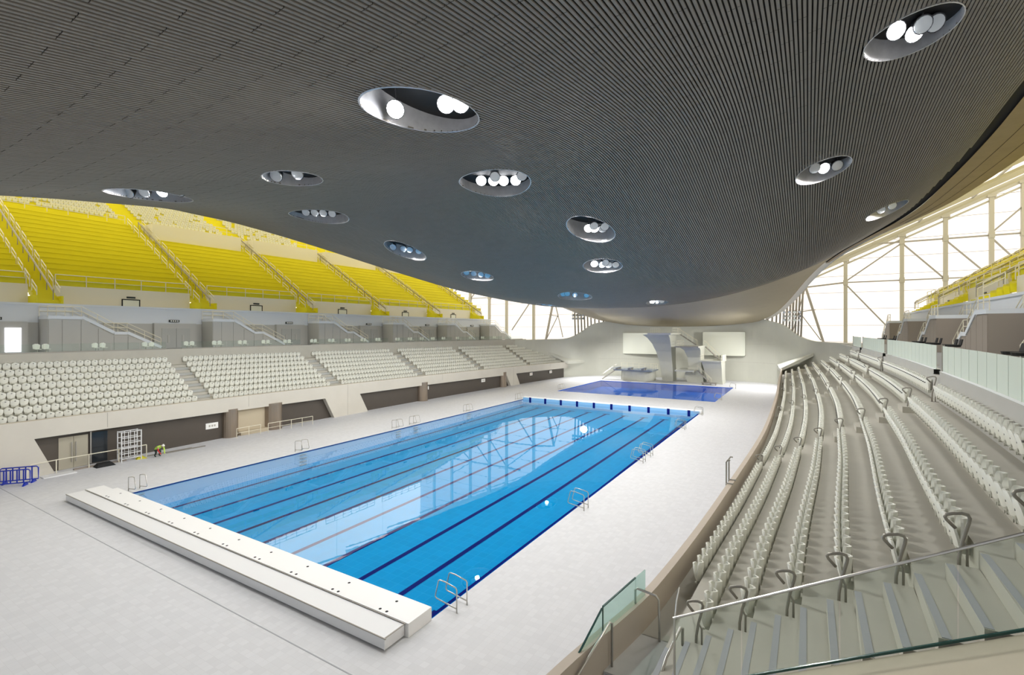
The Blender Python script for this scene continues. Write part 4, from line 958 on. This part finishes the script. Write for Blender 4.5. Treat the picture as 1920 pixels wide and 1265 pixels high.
m = MB(); railing(m,[(-9.35,-.3,0),(-9.25,5.2,0)],1.0,.035,1.6,False); m.build('rail_frame','cream_rail',rl); MB().tube([(-9.35,-.3,1.0),(-9.4,-1.6,.95),(-9.4,-1.8,.8),(-9.4,-1.85,0)],.035,6).build('rail_end','cream_rail',rl)
rl = thing('ramp_rail','pale guard rail in front of the lit niche and bronze columns','railing',(-9.8,17,0))
m = MB(); railing(m,[(-10.0,12.9,0),(-10.05,15.3,0)],.9,.03,1.2); m.build('rail_frame','cream_rail',rl); m = MB(); railing(m,[(-9.9,16.0,0),(-9.7,21,0)],.9,.03,1.2); m.build('rail_frame','cream_rail',rl)
tag(MB().box(-9.3,-8.5,-1.2,.6,0,.07).build('drain_cover','white2',loc=(-9,-1,0)),'white drain cover strip on the deck beside the blue barriers','cover')
tag(MB().box(-9.62,-9.35,.7,3.9,0,.09).build('trench_edge','brownpanel',loc=(-9.2,1.5,0)),'brown open trench edge along the foot of the left wall','trench')
for k,(dx,y0_,y1_) in enumerate([(0,5.3,8.6),(.25,6.6,9.6)]): tag(MB().tube([(-9.4+dx,y0_,.05),(-9.3+dx,y1_,.05)],.05,6).build('loose_pipe','rail_grey',loc=(-9.3+dx,y0_,.05)),'loose grey pipe on the deck by the worker, %s from the wall' % nth(k+1),'pipe','loose pipes')
bag = MB(); bag.hexa([(-9.3,1.75,0),(-8.6,1.75,0),(-8.6,2.95,0),(-9.3,2.95,0)],[(-9.15,1.95,.28),(-8.75,1.9,.2),(-8.75,2.75,.24),(-9.1,2.7,.3)]); tag(bag.build('tool_bag','black',loc=(-9,2.35,0)),'black tool bag lying on the deck before the tan door','bag')
ym = MB(); ym.hexa([(-9.35,4.45,0),(-8.9,4.4,0),(-8.8,5.1,0),(-9.3,5.1,0)],[(-9.2,4.6,.22),(-9.0,4.55,.15),(-8.95,4.9,.12),(-9.2,4.9,.2)]); tag(ym.build('yellow_sack','yellowitem',loc=(-9.1,4.75,0)),'small yellow sack on the deck left of the crouching worker','sack')
# crouching worker
wk = thing('person','person in a lime hi-vis vest and dark trousers bending down over the deck','person',(-8.75,5.7,0))
J = {'pel':(0,0,.58),'sp1':(.12,.05,.74),'sp2':(.30,.12,.86),'neck':(.42,.18,.90),'head':(.52,.22,.88),'head2':(.60,.26,.84),'hipL':(-.02,.11,.55),'kneL':(.22,.20,.42),'ankL':(-.02,.19,.09),'toeL':(.20,.22,.04),'hipR':(0,-.10,.55),'kneR':(.26,-.13,.40),'ankR':(.02,-.14,.09),'toeR':(.24,-.14,.04),'shL':(.34,.32,.83),'elL':(.42,.38,.55),'wrL':(.56,.34,.30),'haL':(.62,.32,.22),'shR':(.40,-.06,.83),'elR':(.52,-.10,.55),'wrR':(.62,.02,.30),'haR':(.66,.06,.22)}
Rd = {'pel':.16,'sp1':.16,'sp2':.17,'neck':.07,'head':.10,'head2':.09,'hipL':.10,'kneL':.075,'ankL':.05,'toeL':.04,'hipR':.10,'kneR':.075,'ankR':.05,'toeR':.04,'shL':.075,'elL':.055,'wrL':.04,'haL':.04,'shR':.075,'elR':.055,'wrR':.04,'haR':.04}
names = list(J); E = [('pel','sp1'),('sp1','sp2'),('sp2','neck'),('neck','head'),('head','head2'),('pel','hipL'),('hipL','kneL'),('kneL','ankL'),('ankL','toeL'),('pel','hipR'),('hipR','kneR'),('kneR','ankR'),('ankR','toeR'),('sp2','shL'),('shL','elL'),('elL','wrL'),('wrL','haL'),('sp2','shR'),('shR','elR'),('elR','wrR'),('wrR','haR')]
me = bpy.data.meshes.new('body'); me.from_pydata([J[n_] for n_ in names],[(names.index(a),names.index(b)) for a,b in E],[])
bo = bpy.data.objects.new('body', me); COL.objects.link(bo); bo.parent = wk
sk = bo.modifiers.new('skin','SKIN')
for i,n_ in enumerate(names): me.skin_vertices[0].data[i].radius = (Rd[n_],Rd[n_])
me.skin_vertices[0].data[0].use_root = True
bo.modifiers.new('sub','SUBSURF').levels = 2
dg = bpy.context.evaluated_depsgraph_get(); ev = bo.evaluated_get(dg); nm_ = bpy.data.meshes.new_from_object(ev)
bo.modifiers.clear(); bo.data = nm_
for k in ('hivis','trouser','skin','red'): nm_.materials.append(M[k])
for p_ in nm_.polygons:
    c = p_.center; p_.use_smooth = True
    p_.material_index = 1 if c.z < .60 and c.x < .34 else (2 if c.x > .46 and c.z > .70 else (2 if c.z < .27 else (3 if c.z < .72 and c.x > .36 and c.y < .12 else 0)))
hl = MB(); hl.cyl((.555-8.75,.235+5.7,.90),(.3,.1,1),.125,.05,.12,14); hl.build('safety_helmet','helmet',wk)

# steel posts on the right parapet, dark seats on the right concourse
for q,yy in enumerate((8.6,9.2)):
    t = thing('parapet_post','%s of the two steel posts clamped to the right parapet' % ('nearer','farther')[q],'post',(XR(yy),yy,3.87),'steel posts on the right parapet')
    MB().tube([(XR(yy)-.03,yy,2.9),(XR(yy)-.03,yy,4.75),(XR(yy)+.03,yy,4.85),(XR(yy)+.12,yy,4.85)],.03,6).build('post_tube','rail_grey',t); MB().box(XR(yy)-.06,XR(yy)+.24,yy-.06,yy+.06,3.87,3.90).build('clamp','steel',t)
for k,yy in enumerate((7.2,8.2,17.0,18.0,21.5,22.5,25.5,26.5,36,37,41,42)):
    x = WX(yy)+1.1
    t = thing('concourse_stool','dark padded stool behind the right concourse glass, %s from the camera' % nth(k+1),'stool',(x,yy,8.3),'stools behind the right concourse glass')
    MB().cyl((x,yy,9.42),(0,0,1),.24,.27,.10,14).build('seat_pad','black',t); MB().tube([(x,yy,8.3),(x,yy,9.42)],.04,6).build('stem','rail_grey',t); MB().cyl((x,yy,8.3),(0,0,1),.2,.18,.03,12).build('foot_disc','rail_grey',t)
    MB().prism([(x+.2,yy-.22,9.5),(x+.2,yy+.22,9.5),(x+.26,yy+.18,9.78),(x+.26,yy-.18,9.78)],(.04,0,0)).build('backrest','black',t)
